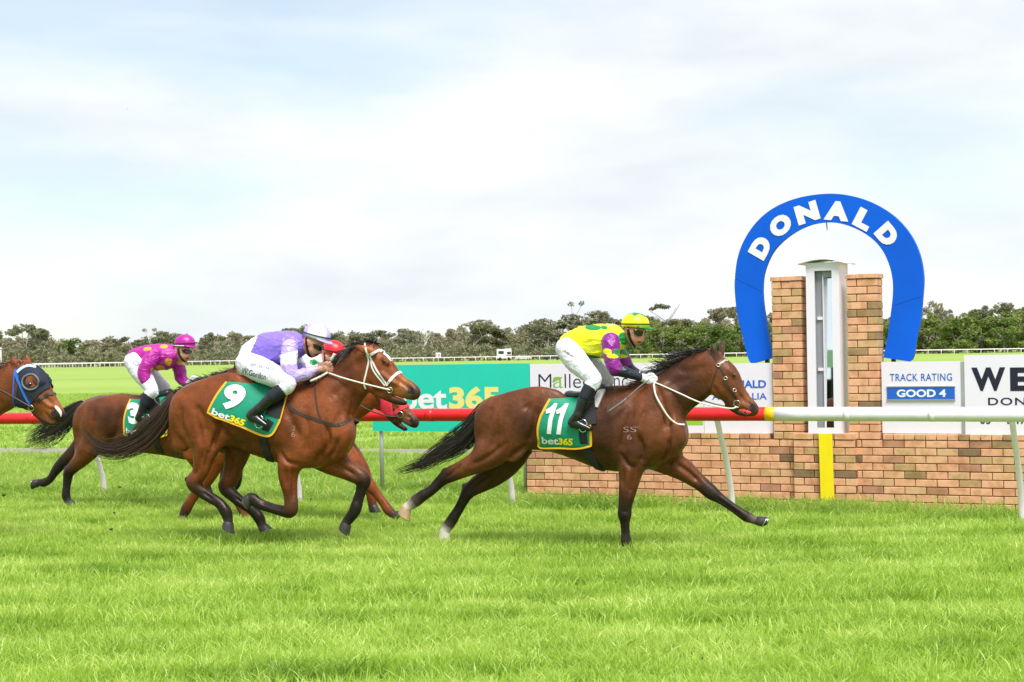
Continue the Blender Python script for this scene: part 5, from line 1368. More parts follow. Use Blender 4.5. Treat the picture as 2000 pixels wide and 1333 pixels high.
H.mane([(598, 744), (630, 732), (655, 712), (676, 690), (696, 674), (718, 668)], [(-.9, .5), (-.9, .5), (-.9, .5), (-.9, .4), (-1, .35), (-1, .3)], [24, 26, 28, 28, 26, 20], 560, 6, w0=.013)
H.mane([(712, 668), (724, 666), (734, 668)], [(-1, .1), (-.6, -.3), (.6, .3)], [14, 12, 14], 90, 26, name='forelock')
H.cloth([(447, 743), (485, 745), (568, 748)], [(407, 806), (425, 815), (470, 832), (525, 852), (546, 826)], '9', [(444, 748), (485, 756), (470, 806), (429, 797)], [(417, 797), (482, 821), (476, 833), (413, 809)], .05, .05, bow=4)
H.girth([(530, 822), (520, 840), (515, 858), (520, 880), (528, 900)], .075)
H.eye(750, 707, .018); H.nostril(803, 764, 7.5, 6, .5)
br = strap(b, 'bridle', [(712, 670), (716, 688), (724, 700), (735, 722), (748, 741), (756, 752)], .015, WLEATH, H.o, .006, True)
strap(b, 'cheek_strap', [(724, 697), (726, 716), (733, 730), (745, 745), (752, 754)], .012, WLEATH, br, .006, True)
strap(b, 'browband', [(721, 695), (733, 688), (749, 680)], .022, WLEATH, br, .007, True)
strap(b, 'throatlash', [(716, 692), (720, 706), (715, 730), (711, 748), (714, 760)], .014, WLEATH, br, .006, True)
strap(b, 'noseband', [(754, 753), (763, 742), (774, 731), (785, 725)], .024, WLEATH, br, .008, True)
H.ring(762, 762, .026, .012, CHROME, 'bit_ring', .005, br)
strap(b, 'blaze', [(749, 690), (757, 696), (764, 706)], [.028, .034, .036, .036, .036, .034, .03, .02, .006], mat('white_hair', C('#e6e2dc'), .7), H.o, .002, False)
H.rein([(762, 762, .075), (740, 757, .11), (700, 747, .14), (668, 738, .14), (642, 729, .12)], .008)
H.rein([(640, 728, .10), (624, 737, .13), (606, 745, .15)], .012, mirror=True)
bp_ = strap(b, 'breastplate', [(556, 772), (566, 795), (585, 808), (612, 818), (640, 828), (664, 830), (684, 818)], .030, LEATHB, H.o, .007, True)
strap(b, 'neck_strap', [(615, 745), (616, 770), (620, 800), (627, 822)], .014, LEATHB, bp_, .005, True)
text_on(b, 'brand_mark', '2', [(570, 832), (577, 832), (577, 841), (570, 841)], .003, BRAND, H.o, bold=-.012); text_on(b, 'brand_mark', '6', [(569, 844), (576, 844), (576, 854), (569, 854)], .003, BRAND, H.o, bold=-.012)
saddle(H, [(508, 752), (524, 753), (548, 752), (572, 746)], [(546, 755), (542, 785), (534, 815)])
H9 = H

# ---------------------------------------------------------------- rail-side horse, cloth 3
H = Horse(21.6, 260); b = H.b; c1, c2 = C('#6c3c22'), C('#392017'); H.base = c1
H.torso([(178, 824, 34, .19, 0, c1), (194, 824, 50, .25, 0, c1), (232, 823, 52, .262, 0, c2), (285, 831, 54, .27, 0, c1), (330, 833, 58, .28, 0, c1), (375, 838, 61, .25, 0, c1), (408, 842, 46, .20, 0, c1), (420, 845, 30, .15, 0, c1)])
b.add([(372, 770, 11, .05, 0, c2), (350, 778, 13, .07, 0, c2), (320, 786, 13, .09, 0, c2)], .06)
b.add([(402, 806, 48, .155, 0, c1), (424, 782, 37, .12, 0, c1), (446, 760, 32, .10, 0, c1), (460, 748, 29, .09, 0, c1)], .05)
b.add([(375, 776, 14, .05, 0, c2), (410, 754, 12, .045, 0, c2), (440, 737, 10, .04, 0, c2), (460, 728, 8, .04, 0, c2)], .05)
b.add([(465, 743, 21, .085, 0, c1), (478, 760, 26, .09, 0, c1), (492, 780, 20, .07, 0, c1), (506, 797, 14, .055, 0, c1), (514, 805, 11, .05, 0, MUZ)], .03)
b.add([(488, 798, 7, .034, 0, c2), (505, 808, 5.5, .034, 0, MUZ)], .012)
H.muscles((232, 774), (158, 792), (205, 866), (398, 800), (430, 845), (376, 876), .76, c1)
H.leg([(190, 842, 36, c1), (178, 868, 26, c1), (162, 893, 17.5, c1), (146, 910, 13, C('#4a2c1d')), (135, 922, 11, BLK), (132, 936, 9, BLK), (130, 954, 7.8, BLK), (129, 968, 8.8, BLK), (132, 977, 7.5, BLK)], (.13, .11)); H.hoof((133, 980), (137, 988), 8, 10, .11, HOOFD)
b.add([(140, 919, 7, .026, .115, BLK), (129, 915, 5, .018, .115, BLK)], .012)
H.leg([(190, 852, 34, c2), (165, 872, 24, c2), (142, 889, 16, c2), (124, 903, 12, BLK), (114, 913, 10.5, BLK), (106, 924, 8.5, BLK), (97, 937, 7.6, BLK), (86, 943, 8.6, BLK), (79, 943, 7.2, BLK)], (-.13, -.11)); H.hoof((75, 943), (64, 943), 7.5, 9, -.11, HOOFD)
H.leg([(378, 876, 26, c1), (388, 900, 18, c1), (396, 925, 12, K1), (400, 936, 10.5, BLK), (405, 952, 7.5, BLK), (410, 968, 8.2, BLK), (412, 976, 7, BLK)], (.13, .11)); H.hoof((413, 979), (415, 987), 7.5, 9.5, .11, HOOFD)
H.leg([(400, 880, 27, c1), (425, 893, 19, c1), (450, 906, 13, K1), (462, 914, 11, BLK), (466, 930, 8, BLK), (462, 946, 8.5, BLK), (456, 955, 7, BLK)], (-.13, -.11)); H.hoof((454, 958), (450, 967), 7.5, 9, -.11, HOOFD)
H.ear((462, 733), (458, 711), .04, 6, K1); H.ear((468, 729), (467, 708), -.04, 5.5, K1)
H.lines = [([(238, 800), (226, 846), (206, 872)], .014, 6, 'n'), ([(160, 796), (152, 830), (150, 866)], .010, 5, 'n'), ([(186, 806), (180, 850), (168, 880)], .010, 6, 'n'), ([(206, 868), (196, 886), (180, 902)], .012, 4, 'n'), ([(300, 876), (250, 862)], .006, 6, 'n')]
H.build('bay horse with black tail wearing cloth 3, behind horse nine')
H.tail([(163, 787), (150, 800), (128, 818), (104, 836), (80, 852), (50, 868)], [10, 22, 34, 44, 40, 26], 420, 8, w0=.010, stray=.55)
H.mane([(345, 768), (368, 758), (392, 745), (415, 738), (436, 731), (458, 722)], [(-1, -.25)] * 6, [14, 22, 26, 26, 24, 18], 380, 9)
H.cloth([(258, 776), (285, 777), (330, 772)], [(244, 847), (246, 850), (270, 852), (300, 856), (326, 850)], '3', [(247, 788), (273, 786), (274, 829), (253, 829)], [(247, 836), (286, 836), (286, 849), (247, 847)], .06, .0)
H.girth([(306, 825), (303, 845), (306, 865), (314, 884)], .08)
saddle(H, [(284, 776), (297, 776), (314, 772), (330, 768)], [(300, 780), (302, 800), (302, 825)])
br = strap(b, 'bridle', [(460, 730), (468, 745), (480, 765), (492, 786)], .014, LEATH, H.o, .005, True); H.eye(484, 752, .016)
H.ring(494, 792, .028, .012, CHROME, 'bit_ring', .004, br)
H.rein([(494, 793, .07), (460, 790, .12), (420, 768, .14), (378, 748, .10)], .009, LEATHB)

# ---------------------------------------------------------------- inner horse with red cheek pieces
H3F = H.fr
H = Horse(19.4, 600); b = H.b; c1, c2 = C('#84431f'), C('#6f3719'); H.base = c1; RL = C('#7a3c1e')
H.torso([(388, 818, 34, .19, 0, c1), (402, 817, 50, .25, 0, c1), (448, 815, 53, .262, 0, c1), (505, 822, 57, .27, 0, c1), (560, 828, 64, .28, 0, c1), (612, 832, 68, .25, 0, c1), (645, 842, 52, .20, 0, c1), (662, 846, 33, .15, 0, c1)])
b.add([(600, 772, 12, .05, 0, c2), (570, 776, 14, .07, 0, c2), (530, 784, 15, .09, 0, c2)], .06)
b.add([(648, 808, 50, .155, 0, c1), (682, 790, 38, .12, 0, c1), (712, 773, 33, .10, 0, c1), (732, 763, 30, .09, 0, c1)], .05)
b.add([(640, 775, 15, .05, 0, c2), (690, 757, 12, .04, 0, c2), (736, 744, 9, .04, 0, c2)], .05)
b.add([(740, 760, 22, .085, 0, c1), (752, 774, 28, .09, 0, c1), (772, 793, 22.5, .07, 0, c1), (787, 808, 17, .056, 0, C('#7a4526')), (800, 821, 15, .055, 0, C('#6a4634')), (807, 826, 12, .05, 0, MUZ)], .03)
b.add([(762, 812, 9, .036, 0, c2), (776, 826, 7.5, .034, 0, MUZ), (791, 836, 6.5, .034, 0, MUZ)], .012)
b.add([(785, 826, 2.5, .06, 0, c1), (800, 836, 3.5, .07, 0, c1), (810, 842, 5, .08, 0, c1)], .006, 3, True)
for sg_ in (1, -1): b.add([(806, 823, 7, .018, sg_ * .034, MUZ)], .015)
H.muscles((446, 768), (372, 792), (422, 866), (638, 805), (672, 848), (612, 880), .86, c1)
H.leg([(408, 840, 40, c1), (424, 872, 29, c1), (420, 902, 20, c1), (406, 932, 15, RL), (396, 946, 13.5, RL), (386, 960, 10.5, RL), (374, 977, 9.5, RL), (364, 994, 10.5, C('#4a2a1c')), (360, 1003, 9, K1)], (.13, .11)); H.hoof((358, 1007), (354, 1016), 9, 11, .11, HOOFD)
H.leg([(440, 845, 38, c2), (452, 875, 28, c2), (450, 905, 19, RL), (444, 934, 15, RL), (442, 948, 13.5, RL), (452, 962, 10.5, RL), (466, 982, 9.5, RL), (478, 1002, 10.5, RL), (483, 1010, 9, RL)], (-.13, -.11)); H.hoof((484, 1013), (488, 1022), 9, 11, -.11, HOOFD)
H.leg([(640, 868, 34, c1), (664, 882, 27, c1), (688, 906, 20, c1), (706, 932, 15, RL), (722, 950, 13, RL), (733, 962, 9.5, RL), (747, 980, 8.8, RL), (758, 996, 10, RL), (765, 1003, 8.5, C('#4f2d1d'))], (.13, .11)); H.hoof((769, 1006), (777, 1012), 8.5, 10, .11, HOOFD)
H.leg([(650, 862, 32, c2), (676, 884, 25, c2), (700, 910, 18, RL), (714, 934, 14, RL), (720, 948, 12.5, RL), (723, 962, 9.5, RL), (726, 975, 9.5, RL), (727, 983, 8.8, RL)], (-.12, -.10)); H.hoof((727, 987), (729, 1001), 9, 11, -.10, HOOFD)
H.ear((737, 746), (718, 740), .045, 6, c2); H.ear((743, 742), (730, 730), -.045, 6, c2)
H.lines = [([(656, 852), (652, 878)], .012, 5, 'n'), ([(672, 892), (694, 920), (712, 940)], .010, 4, 'n'), ([(768, 782), (784, 798), (794, 808)], -.006, 3.5, 'n'), ([(795, 814), (802, 818), (800, 828)], .007, 2.6, 'n')]
H.build('chestnut horse with red noseband on the far side of horse nine')
H.tail([(384, 790), (372, 810), (360, 840), (350, 870), (345, 890)], [12, 22, 26, 24, 16], 200, 12, w0=.010, cols=(C('#3a1d10'), C('#6b3a1d')))
H.cloth([(452, 766), (485, 768), (556, 770)], [(425, 846), (450, 856), (490, 866), (530, 876), (552, 850)], '5', [(446, 784), (470, 788), (462, 826), (440, 820)], [(432, 834), (490, 846), (488, 858), (430, 846)], .06, .1)
H.girth([(536, 830), (532, 850), (534, 872), (540, 890)], .08)
saddle(H, [(508, 768), (524, 769), (548, 768), (572, 762)], [(540, 775), (536, 800), (534, 825)])
REDN = mat('red_sheepskin', C('#f23a50'), .85, bump=(60, .3, .006))
br = strap(b, 'bridle', [(733, 744), (740, 760), (752, 780), (768, 800), (776, 812)], .014, LEATH, H.o, .006, True)
cheek = cover(b, 'cheek_piece', [(744, 766), (756, 772), (765, 784)], [(744, 804), (755, 812), (769, 814)], 6, 8, .012, REDN, br, mirror=False, th=.01)[0]
strap(b, 'noseband', [(766, 812), (772, 806), (782, 799), (795, 792)], .042, REDN, br, .012, True)
strap(b, 'cheek_strap', [(724, 756), (740, 784), (752, 806), (764, 815)], .012, LEATH, br, .006, True)
H.ring(782, 810, .036, .012, CHROME, 'bit_ring', .005, br); H.eye(764, 762, .016); H.nostril(804, 822, 4.5, 4, .4)
H.rein([(782, 814, .07), (752, 812, .11), (700, 790, .13), (655, 742, .10)], .009, LEATHB)
H4 = H

# ---------------------------------------------------------------- hooded horse entering at the left edge
H = Horse(17.6, 20); b = H.b; c1, c2, c3 = C('#784124'), C('#5f331d'), C('#91542c'); H.base = c1
H.torso([(-368, 826, 40, .19, 0, c1), (-346, 824, 60, .25, 0, c1), (-300, 822, 62, .262, 0, c1), (-245, 830, 66, .27, 0, c1), (-190, 836, 74, .28, 0, c1), (-125, 842, 80, .25, 0, c1), (-88, 854, 60, .20, 0, c1), (-70, 858, 38, .15, 0, c1)])
b.add([(-140, 772, 14, .05, 0, c2), (-170, 776, 16, .07, 0, c2), (-210, 786, 17, .09, 0, c2)], .06)
b.add([(-92, 814, 64, .155, 0, c1), (-50, 790, 54, .125, 0, c1), (-8, 767, 48, .105, 0, c1), (24, 748, 42, .095, 0, c1)], .05)
b.add([(-120, 785, 18, .05, 0, c2), (-60, 752, 15, .045, 0, c2), (0, 724, 12, .04, 0, c2), (34, 714, 11, .04, 0, c1)], .05)
b.add([(42, 738, 33, .09, 0, c1), (58, 754, 40, .098, 0, c1), (78, 778, 32, .078, 0, c1), (94, 794, 25, .06, 0, c3), (106, 806, 20.5, .058, 0, c3), (114, 812, 15, .052, 0, MUZ)], .03)
b.add([(44, 770, 24, .092, 0, c1), (56, 782, 20, .08, 0, c1)], .02)
b.add([(72, 804, 11, .038, 0, MUZ), (90, 820, 9, .036, 0, MUZ), (104, 825, 8, .036, 0, MUZ)], .012)
for sg_ in (1, -1): b.add([(72, 738, 7, .02, sg_ * .075, c1), (80, 746, 6, .018, sg_ * .07, c1)], .02); b.add([(112, 808, 9, .018, sg_ * .036, MUZ)], .015)
H.muscles((-300, 762), (-384, 788), (-330, 876), (-95, 800), (-52, 858), (-140, 892), 1.0, c1)
for st, lt in (([(-350, 852, 44, c1), (-360, 884, 30, c1), (-376, 916, 20, c1), (-398, 945, 15, K1), (-396, 962, 12, BLK), (-392, 990, 10.5, BLK), (-388, 1020, 11.5, BLK), (-382, 1032, 9.5, BLK)], (.14, .12)), ([(-330, 856, 42, c2), (-320, 890, 29, c2), (-330, 920, 19, c2), (-345, 948, 15, K1), (-340, 964, 12, BLK), (-330, 990, 10.5, BLK), (-324, 1020, 11.5, BLK), (-318, 1032, 9.5, BLK)], (-.14, -.11)),
               ([(-140, 888, 34, c1), (-128, 918, 24, c1), (-122, 948, 18, c1), (-118, 984, 14, K1), (-118, 1000, 13, BLK), (-122, 1020, 9.5, BLK), (-130, 1042, 11, BLK), (-132, 1050, 9.5, BLK)], (.14, .12)), ([(-110, 888, 36, c2), (-84, 912, 26, c2), (-58, 934, 19, c2), (-36, 950, 15, K1), (-34, 968, 12, BLK), (-42, 992, 10, BLK), (-50, 1014, 11, BLK), (-56, 1022, 9.5, BLK)], (-.13, -.11))):
    H.leg(st, lt); H.hoof((st[-1][0] + 1, st[-1][1] + 4), (st[-1][0] + 3, st[-1][1] + 16), 10, 12.5, lt[1], HOOFD)
H.ear((32, 716), (20, 693), .055, 8.5, c1); H.ear((56, 712), (49, 691), -.05, 8.5, c1)
H.lines = [([(20, 796), (-8, 824), (-40, 850)], .010, 6, 'n'), ([(74, 774), (90, 788), (102, 796)], -.006, 4, 'n'), ([(88, 806), (98, 820), (112, 822)], .008, 3, 'n'), ([(99, 800), (106, 802), (104, 812)], .008, 3, 'n'), ([(88, 776), (102, 790)], .006, 4, 'n')]
H.build('bay horse with dark blue hood and blue bridle at the left edge')
H.tail([(-384, 786), (-400, 810), (-430, 845), (-470, 880), (-520, 905)], [14, 30, 40, 40, 26], 260, 15, w0=.010)
H.mane([(-120, 768), (-80, 752), (-40, 734), (0, 718), (30, 708)], [(-1, -.1)] * 5, [26, 28, 28, 26, 18], 380, 16)
H.mane([(34, 712), (44, 708), (54, 708)], [(.3, -.6), (.5, -.5), (.6, -.3)], [9, 9, 8], 60, 17, name='forelock')
HOODM = mat('hood_fabric', C('#1d2438'), .75, bump=(30, .3, .006)); RIMG = mat('eye_cup_grey', C('#6d7078'), .5); BLUEL = mat('blue_bridle_leather', C('#2f6fd6'), .45); PALEB = mat('pale_blue_band', C('#b9d3f2'), .6)
hood = cover(b, 'hood', [(40, 722), (54, 716), (70, 716), (86, 730), (95, 742)], [(30, 790), (48, 797), (62, 790), (80, 768), (99, 757)], 16, 14, .010, HOODM, H.o, mirror=False, th=.008)[0]
for k_ in (1,):
    m2 = hood.data.copy(); V_ = np.zeros(len(m2.vertices) * 3, np.float32); m2.vertices.foreach_get('co', V_); V_ = V_.reshape(-1, 3); V_[:, 1] *= -1; m2.vertices.foreach_set('co', V_.ravel()); m2.flip_normals()
    hf = link(bpy.data.objects.new('hood', m2), H.o); so = hf.modifiers.new('t', 'SOLIDIFY'); so.thickness = .008; so.offset = 0
disc_on(b, 'eye_opening', (63, 745), 11.5, 12.5, .017, mat('eye_opening_skin', c1, .6), hood, 0, 20, 4)
def ring_on(body, name, c, rx, ry, off, tr, m_, parent):
    P = [body.hit(c[0] + rx * math.cos(t), c[1] + ry * math.sin(t), off)[0] for t in np.linspace(0, 2 * math.pi, 25)]
    V, F = tube_vf(P, tr, 6, False); return mesh_obj(name, V, F, m_, parent)
ring_on(b, 'eye_cup_rim', (61, 747), 16, 14.5, .018, .011, RIMG, hood)
e_, _ = b.hit(59, 751, .018); bm = bmesh.new(); bmesh.ops.create_uvsphere(bm, u_segments=12, v_segments=8, radius=.02); me = bpy.data.meshes.new('eye'); bm.to_mesh(me); bm.free(); me.materials.append(EYEM); eo = link(bpy.data.objects.new('eye', me), H.o); eo.location = e_; eo.scale = (1.2, .6, .8)
br = strap(b, 'bridle', [(31, 722), (34, 738), (40, 752), (47, 768), (54, 782), (59, 789)], .024, BLUEL, H.o, .016, True)
strap(b, 'browband', [(34, 728), (44, 720), (56, 716), (70, 719)], .028, PALEB, br, .016, True); strap(b, 'throatlash', [(30, 724), (28, 745), (27, 770), (28, 790), (33, 796)], .012, BLUEL, br, .014, True)
strap(b, 'noseband', [(72, 784), (82, 778), (94, 770), (104, 771)], .026, LEATHB, br, .010, True); strap(b, 'cheek_strap', [(56, 766), (66, 774), (74, 783)], .014, LEATHB, br, .016, True)
H.ring(62, 796, .032, .014, CHROME, 'bit_ring', .005, br); H.nostril(106, 808, 7.5, 7, .5)
strap(b, 'snip', [(107, 793), (113, 799), (118, 806), (119, 814)], [.012, .02, .026, .03, .03, .032, .032, .03, .028, .024, .02, .014, .006], mat('white_snip_hair', C('#d3cac2'), .8), H.o, .002, False)
H.rein([(64, 798, .085), (24, 775, .13), (-10, 757, .15), (-60, 735, .12), (-100, 720, .08)], .011, LEATHB)
H.girth([(-170, 840), (-175, 880), (-165, 915)], .08)
H5 = H

# ================================================================== JOCKEYS
SKIN = mat_vcol('skin', .5, bump=(120, .1, .001), var=.06, var_scale=30, spec=.4)
SILK = mat_vcol('silk', .38, spec=.5, var=.05, var_scale=20)
BREECH = mat_vcol('breeches_white', .6, var=.03, var_scale=14)
BOOTM = mat('boot_leather', (.012, .012, .014), .18, bump=(26, .25, .006), spec=.6); SOCKM = mat('boot_cuff', C('#171b29'), .6)
GOGG = mat('goggle_lens', (.010, .010, .012), .08, spec=.7); STRAPK = mat('helmet_strap', (.012, .012, .013), .6); GLOVE = mat('white_glove', C('#e9eef2'), .7, bump=(90, .3, .003)); WHIPM = mat('whip_grey', C('#6c6a6c'), .5)
def _wrinkle(m, scale, strength, stretch):
    t = m.node_tree; b_ = t.nodes['Principled BSDF']; tcn = t.nodes.new('ShaderNodeTexCoord'); mpn = t.nodes.new('ShaderNodeMapping'); mpn.inputs['Scale'].default_value = stretch; mpn.inputs['Rotation'].default_value = (0, .6, .2)
    n = t.nodes.new('ShaderNodeTexNoise'); n.inputs['Scale'].default_value = scale; n.inputs['Detail'].default_value = 3; n.inputs['Distortion'].default_value = 1.2
    bu = t.nodes.new('ShaderNodeBump'); bu.inputs['Strength'].default_value = strength; bu.inputs['Distance'].default_value = .03
    t.links.new(tcn.outputs['Object'], mpn.inputs['Vector']); t.links.new(mpn.outputs['Vector'], n.inputs['Vector']); t.links.new(n.outputs['Fac'], bu.inputs['Height']); t.links.new(bu.outputs['Normal'], b_.inputs['Normal'])
_wrinkle(SILK, 7, .75, (1, 1, 2.2)); _wrinkle(BREECH, 8, .5, (1.6, 1, 1))
MOUTHM = mat('lips', C('#7a3430'), .5)
FLESH = C('#cf937a'); FLESHD = C('#b9735f')

class Jockey:
    """all joints are (px, py, r px, lateral m); near side is positive"""
    def __init__(s, fr, k=1.0):
        s.fr = fr; s.k = k
    def chain(s, b, pts, w=None, k=.02, col=(.5, .5, .5)):
        P = []
        for p in pts:
            px, py, r, lat = p[:4]; ww = p[4] if len(p) > 4 else None
            P.append((px, py, r, ww, lat, p[5] if len(p) > 5 else col))
        b.add(P, k, 4)
    def make(s, label, J):
        fr = s.fr; mpp = fr.loc(*J['head'][:2], 0)[1]
        # ---- body (skin): head, neck, trunk, arms and hands in one surface
        bb = Body(fr); hx, hy, hr = J['head']; nx, ny = J['nose']; cx, cy = J['chin']; hw = hr * mpp
        s.chain(bb, [(hx, hy, hr, 0, hw * .86, FLESH), (hx + (cx - hx) * .3, hy + (cy - hy) * .3, hr * .88, 0, hw * .76, FLESH)], k=.02)
        s.chain(bb, [(hx + (cx - hx) * .45, hy + (cy - hy) * .45, hr * .52, 0, hw * .60, FLESH), (cx - .12 * hr, cy - .22 * hr, hr * .26, 0, hw * .34, FLESH)], k=.022)
        s.chain(bb, [(hx * .35 + nx * .65, hy * .35 + ny * .65 - hr * .18, hr * .17, 0, hw * .15, FLESH), (nx - .10 * hr, ny, hr * .16, 0, hw * .18, FLESHD)], k=.008)
        lipx, lipy = nx * .52 + cx * .48 - .05 * hr, ny * .5 + cy * .5
        s.chain(bb, [(lipx - hr * .1, lipy, hr * .12, 0, hw * .28, C('#8e4038'))], k=.004)
        ex, ey = J['ear']
        for g_ in (1, -1): s.chain(bb, [(ex, ey - hr * .14, hr * .17, g_ * hw * .86, hw * .12, FLESH), (ex + hr * .05, ey + hr * .18, hr * .12, g_ * hw * .82, hw * .10, FLESHD)], k=.006)
        t0, t1 = J['torso'][-1], J['torso'][0]
        s.chain(bb, [(t0[0], t0[1], t0[2] * .5, 0, .06, FLESH), (J['neck'][0], J['neck'][1], J['neck'][2], 0, .05, FLESH), (hx - hr * .1, hy + hr * .3, hr * .5, 0, .05, FLESH)], k=.02)
        s.chain(bb, [(p[0], p[1], p[2] * .86, 0, p[3] * .86, FLESH) for p in J['torso']], k=.02)
        for arm in ('arm_n', 'arm_f'):
            s.chain(bb, [(p[0], p[1], p[2] * .82, p[3], None, FLESH) for p in J[arm]], k=.02)
            wr = J[arm][-1]; hd = J['hand_' + arm[-1]]
            s.hand(bb, wr, hd, mpp)
        for lg in ('leg_n', 'leg_f'):
            s.chain(bb, [(p[0], p[1], p[2] * .8, p[3], None, FLESH) for p in J[lg]], k=.02)
        V, Q, c = bb.mesh(.0066, 1, .006)
        o = mesh_obj('person', V, Q, SKIN, None, col=c); fr.place(o); s.o = o; s.body = bb
        tag(o, label, 'jockey', 'jockeys riding in the race')
        # ---- jersey
        jb = Body(fr)
        s.chain(jb, [(p[0], p[1], p[2], 0, p[3]) for p in J['torso']], k=.02, col=J['jersey'])
        s.chain(jb, [(t0[0], t0[1], t0[2] * .8, 0, .09), (J['neck'][0] - hr * .3, J['neck'][1] + hr * .1, J['neck'][2] * 1.25, 0, .066)], k=.03, col=J.get('collar', J['jersey']))
        for arm in ('arm_n', 'arm_f'):
            A = J[arm][:J['sleeve']]
            s.chain(jb, [(p[0], p[1], p[2], p[3], None) for p in A], k=.035, col=J['sleeve_col'])
        V, Q, c = jb.mesh(.0062, 1, .003)
        c = J['paint'](s, V, c) if 'paint' in J else c; V = crumple(V, Q, .0062, 24, len(label))
        je = mesh_obj('jersey', V, Q, SILK, o, col=c); s.jersey = jb
        if J['sleeve'] < len(J['arm_n']):
            ub = Body(fr)
            for arm in ('arm_n', 'arm_f'): s.chain(ub, [(p[0], p[1], p[2] * .9, p[3], None) for p in J[arm][J['sleeve'] - 2:]], k=.01, col=J['under'])
            V, Q, c = ub.mesh(.0065, 1); mesh_obj('undersleeve', V, Q, SILK, o, col=c)
        # ---- breeches
        kb = Body(fr); hp = J['hip']
        s.chain(kb, [(hp[0], hp[1], hp[2], 0, .165), (J['torso'][0][0], J['torso'][0][1], J['torso'][0][2] * .86, 0, .13)], k=.03, col=C('#eeebfa', .95))
        for lg in ('leg_n', 'leg_f'):
            s.chain(kb, [(p[0], p[1], p[2], p[3], None) for p in J[lg][:J['knee']]], k=.035, col=C('#eeebfa', .95))
        V, Q, c = kb.mesh(.0065, 1); V = crumple(V, Q, .0034, 28, len(label) + 1); mesh_obj('breeches', V, Q, BREECH, o, col=c); s.breeches = kb
        # ---- boots
        for lg, ft in (('leg_n', 'foot_n'), ('leg_f', 'foot_f')):
            bt = Body(fr); L = J[lg][J['knee'] - 1:]
            s.chain(bt, [(p[0], p[1], p[2] * (.96 if i else .9), p[3], None) for i, p in enumerate(L)], k=.02)
            (hxx, hyy), (tx, ty) = J[ft]; la = L[-1][3]; r_ = J['foot_r']
            s.chain(bt, [(L[-1][0], L[-1][1], L[-1][2], la, None), (hxx + (tx - hxx) * .22, hyy + (ty - hyy) * .22 - r_ * .3, r_ * 1.05, la, r_ * mpp * .8), (hxx + (tx - hxx) * .55, hyy + (ty - hyy) * .55 - r_ * .2, r_ * .85, la, r_ * mpp * .85), (tx, ty, r_ * .55, la, r_ * mpp * .75)], k=.02)
            s.chain(bt, [(hxx + r_ * .4, hyy, r_ * .6, la, r_ * mpp * .6), (hxx + r_ * .8, hyy + r_ * .5, r_ * .45, la, r_ * mpp * .55)], k=.012)
            V, Q, c = bt.mesh(.0065, 1); bo = mesh_obj('boot', V, Q, BOOTM, o)
            cu = Body(fr); s.chain(cu, [(p[0], p[1], p[2] * 1.06, p[3], None) for p in L[:2]], k=.01); V, Q, c = cu.mesh(.0075, 1); mesh_obj('boot_cuff', V, Q, SOCKM, bo)
            # stirrup
            P = [fr.loc(tx - r_ * 1.4 + r_ * .9 * math.cos(t), ty - r_ * .6 + r_ * 1.3 * math.sin(t), la)[0] for t in np.linspace(0, 2 * math.pi, 13)]
            V, F = tube_vf(P, .005, 5, False); mesh_obj('stirrup', V, F, CHROME, o)
        if J.get('gloves'):
            for arm in ('arm_n', 'arm_f'):
                gb = Body(fr); s.hand(gb, J[arm][-1], J['hand_' + arm[-1]], mpp, 1.12); V, Q, c = gb.mesh(.0062, 1); mesh_obj('glove', V, Q, GLOVE, o)
        mx, my = J.get('mouth', (lipx, lipy)); disc_on(bb, 'mouth', (mx, my), hr * .22, hr * .07, .0015, MOUTHM, o, .15, 10, 2)
        s.helmet(J); return s
    def hand(s, bb, wr, hd, mpp, g=1.0):
        """palm with four curled fingers and a thumb closed on the rein; hd = (px, py, r, lateral)"""
        x0, y0 = wr[0], wr[1]; x1, y1, r, la = hd; d = np.array([x1 - x0, y1 - y0], float); L = np.linalg.norm(d); d /= L; p = np.array([-d[1], d[0]])
        q = lambda a, b: (x1 + d[0] * a * r + p[0] * b * r, y1 + d[1] * a * r + p[1] * b * r)
        s.chain(bb, [(x0, y0, wr[2] * .8, wr[3], None, FLESH), (*q(-.7, 0), r * .62 * g, la, r * mpp * .45 * g, FLESH), (*q(.1, 0), r * .72 * g, la, r * mpp * .42 * g, FLESH)], k=.008)
        for i, (b_, ln) in enumerate(((-.58, .92), (-.2, 1.0), (.18, .95), (.54, .78))):
            a = q(.35, b_); m = q(.35 + .75 * ln, b_ * 1.05); e = q(.55 + .55 * ln, b_ + .42); f = q(.15 + .35 * ln, b_ + .52)
            dl = (.012 - .006 * i)
            s.chain(bb, [(*a, r * .23 * g, la + dl, None, FLESH), (*m, r * .21 * g, la + dl * .3, None, FLESH), (*e, r * .19 * g, la - r * mpp * .35, None, FLESHD), (*f, r * .16 * g, la - r * mpp * .55, None, FLESHD)], k=.004)
        a, m, e = q(-.45, -.6), q(.25, -1.0), q(.8, -.75)
        s.chain(bb, [(*a, r * .26 * g, la + .008, None, FLESH), (*m, r * .22 * g, la + .014, None, FLESH), (*e, r * .17 * g, la + .006, None, FLESHD)], k=.006)
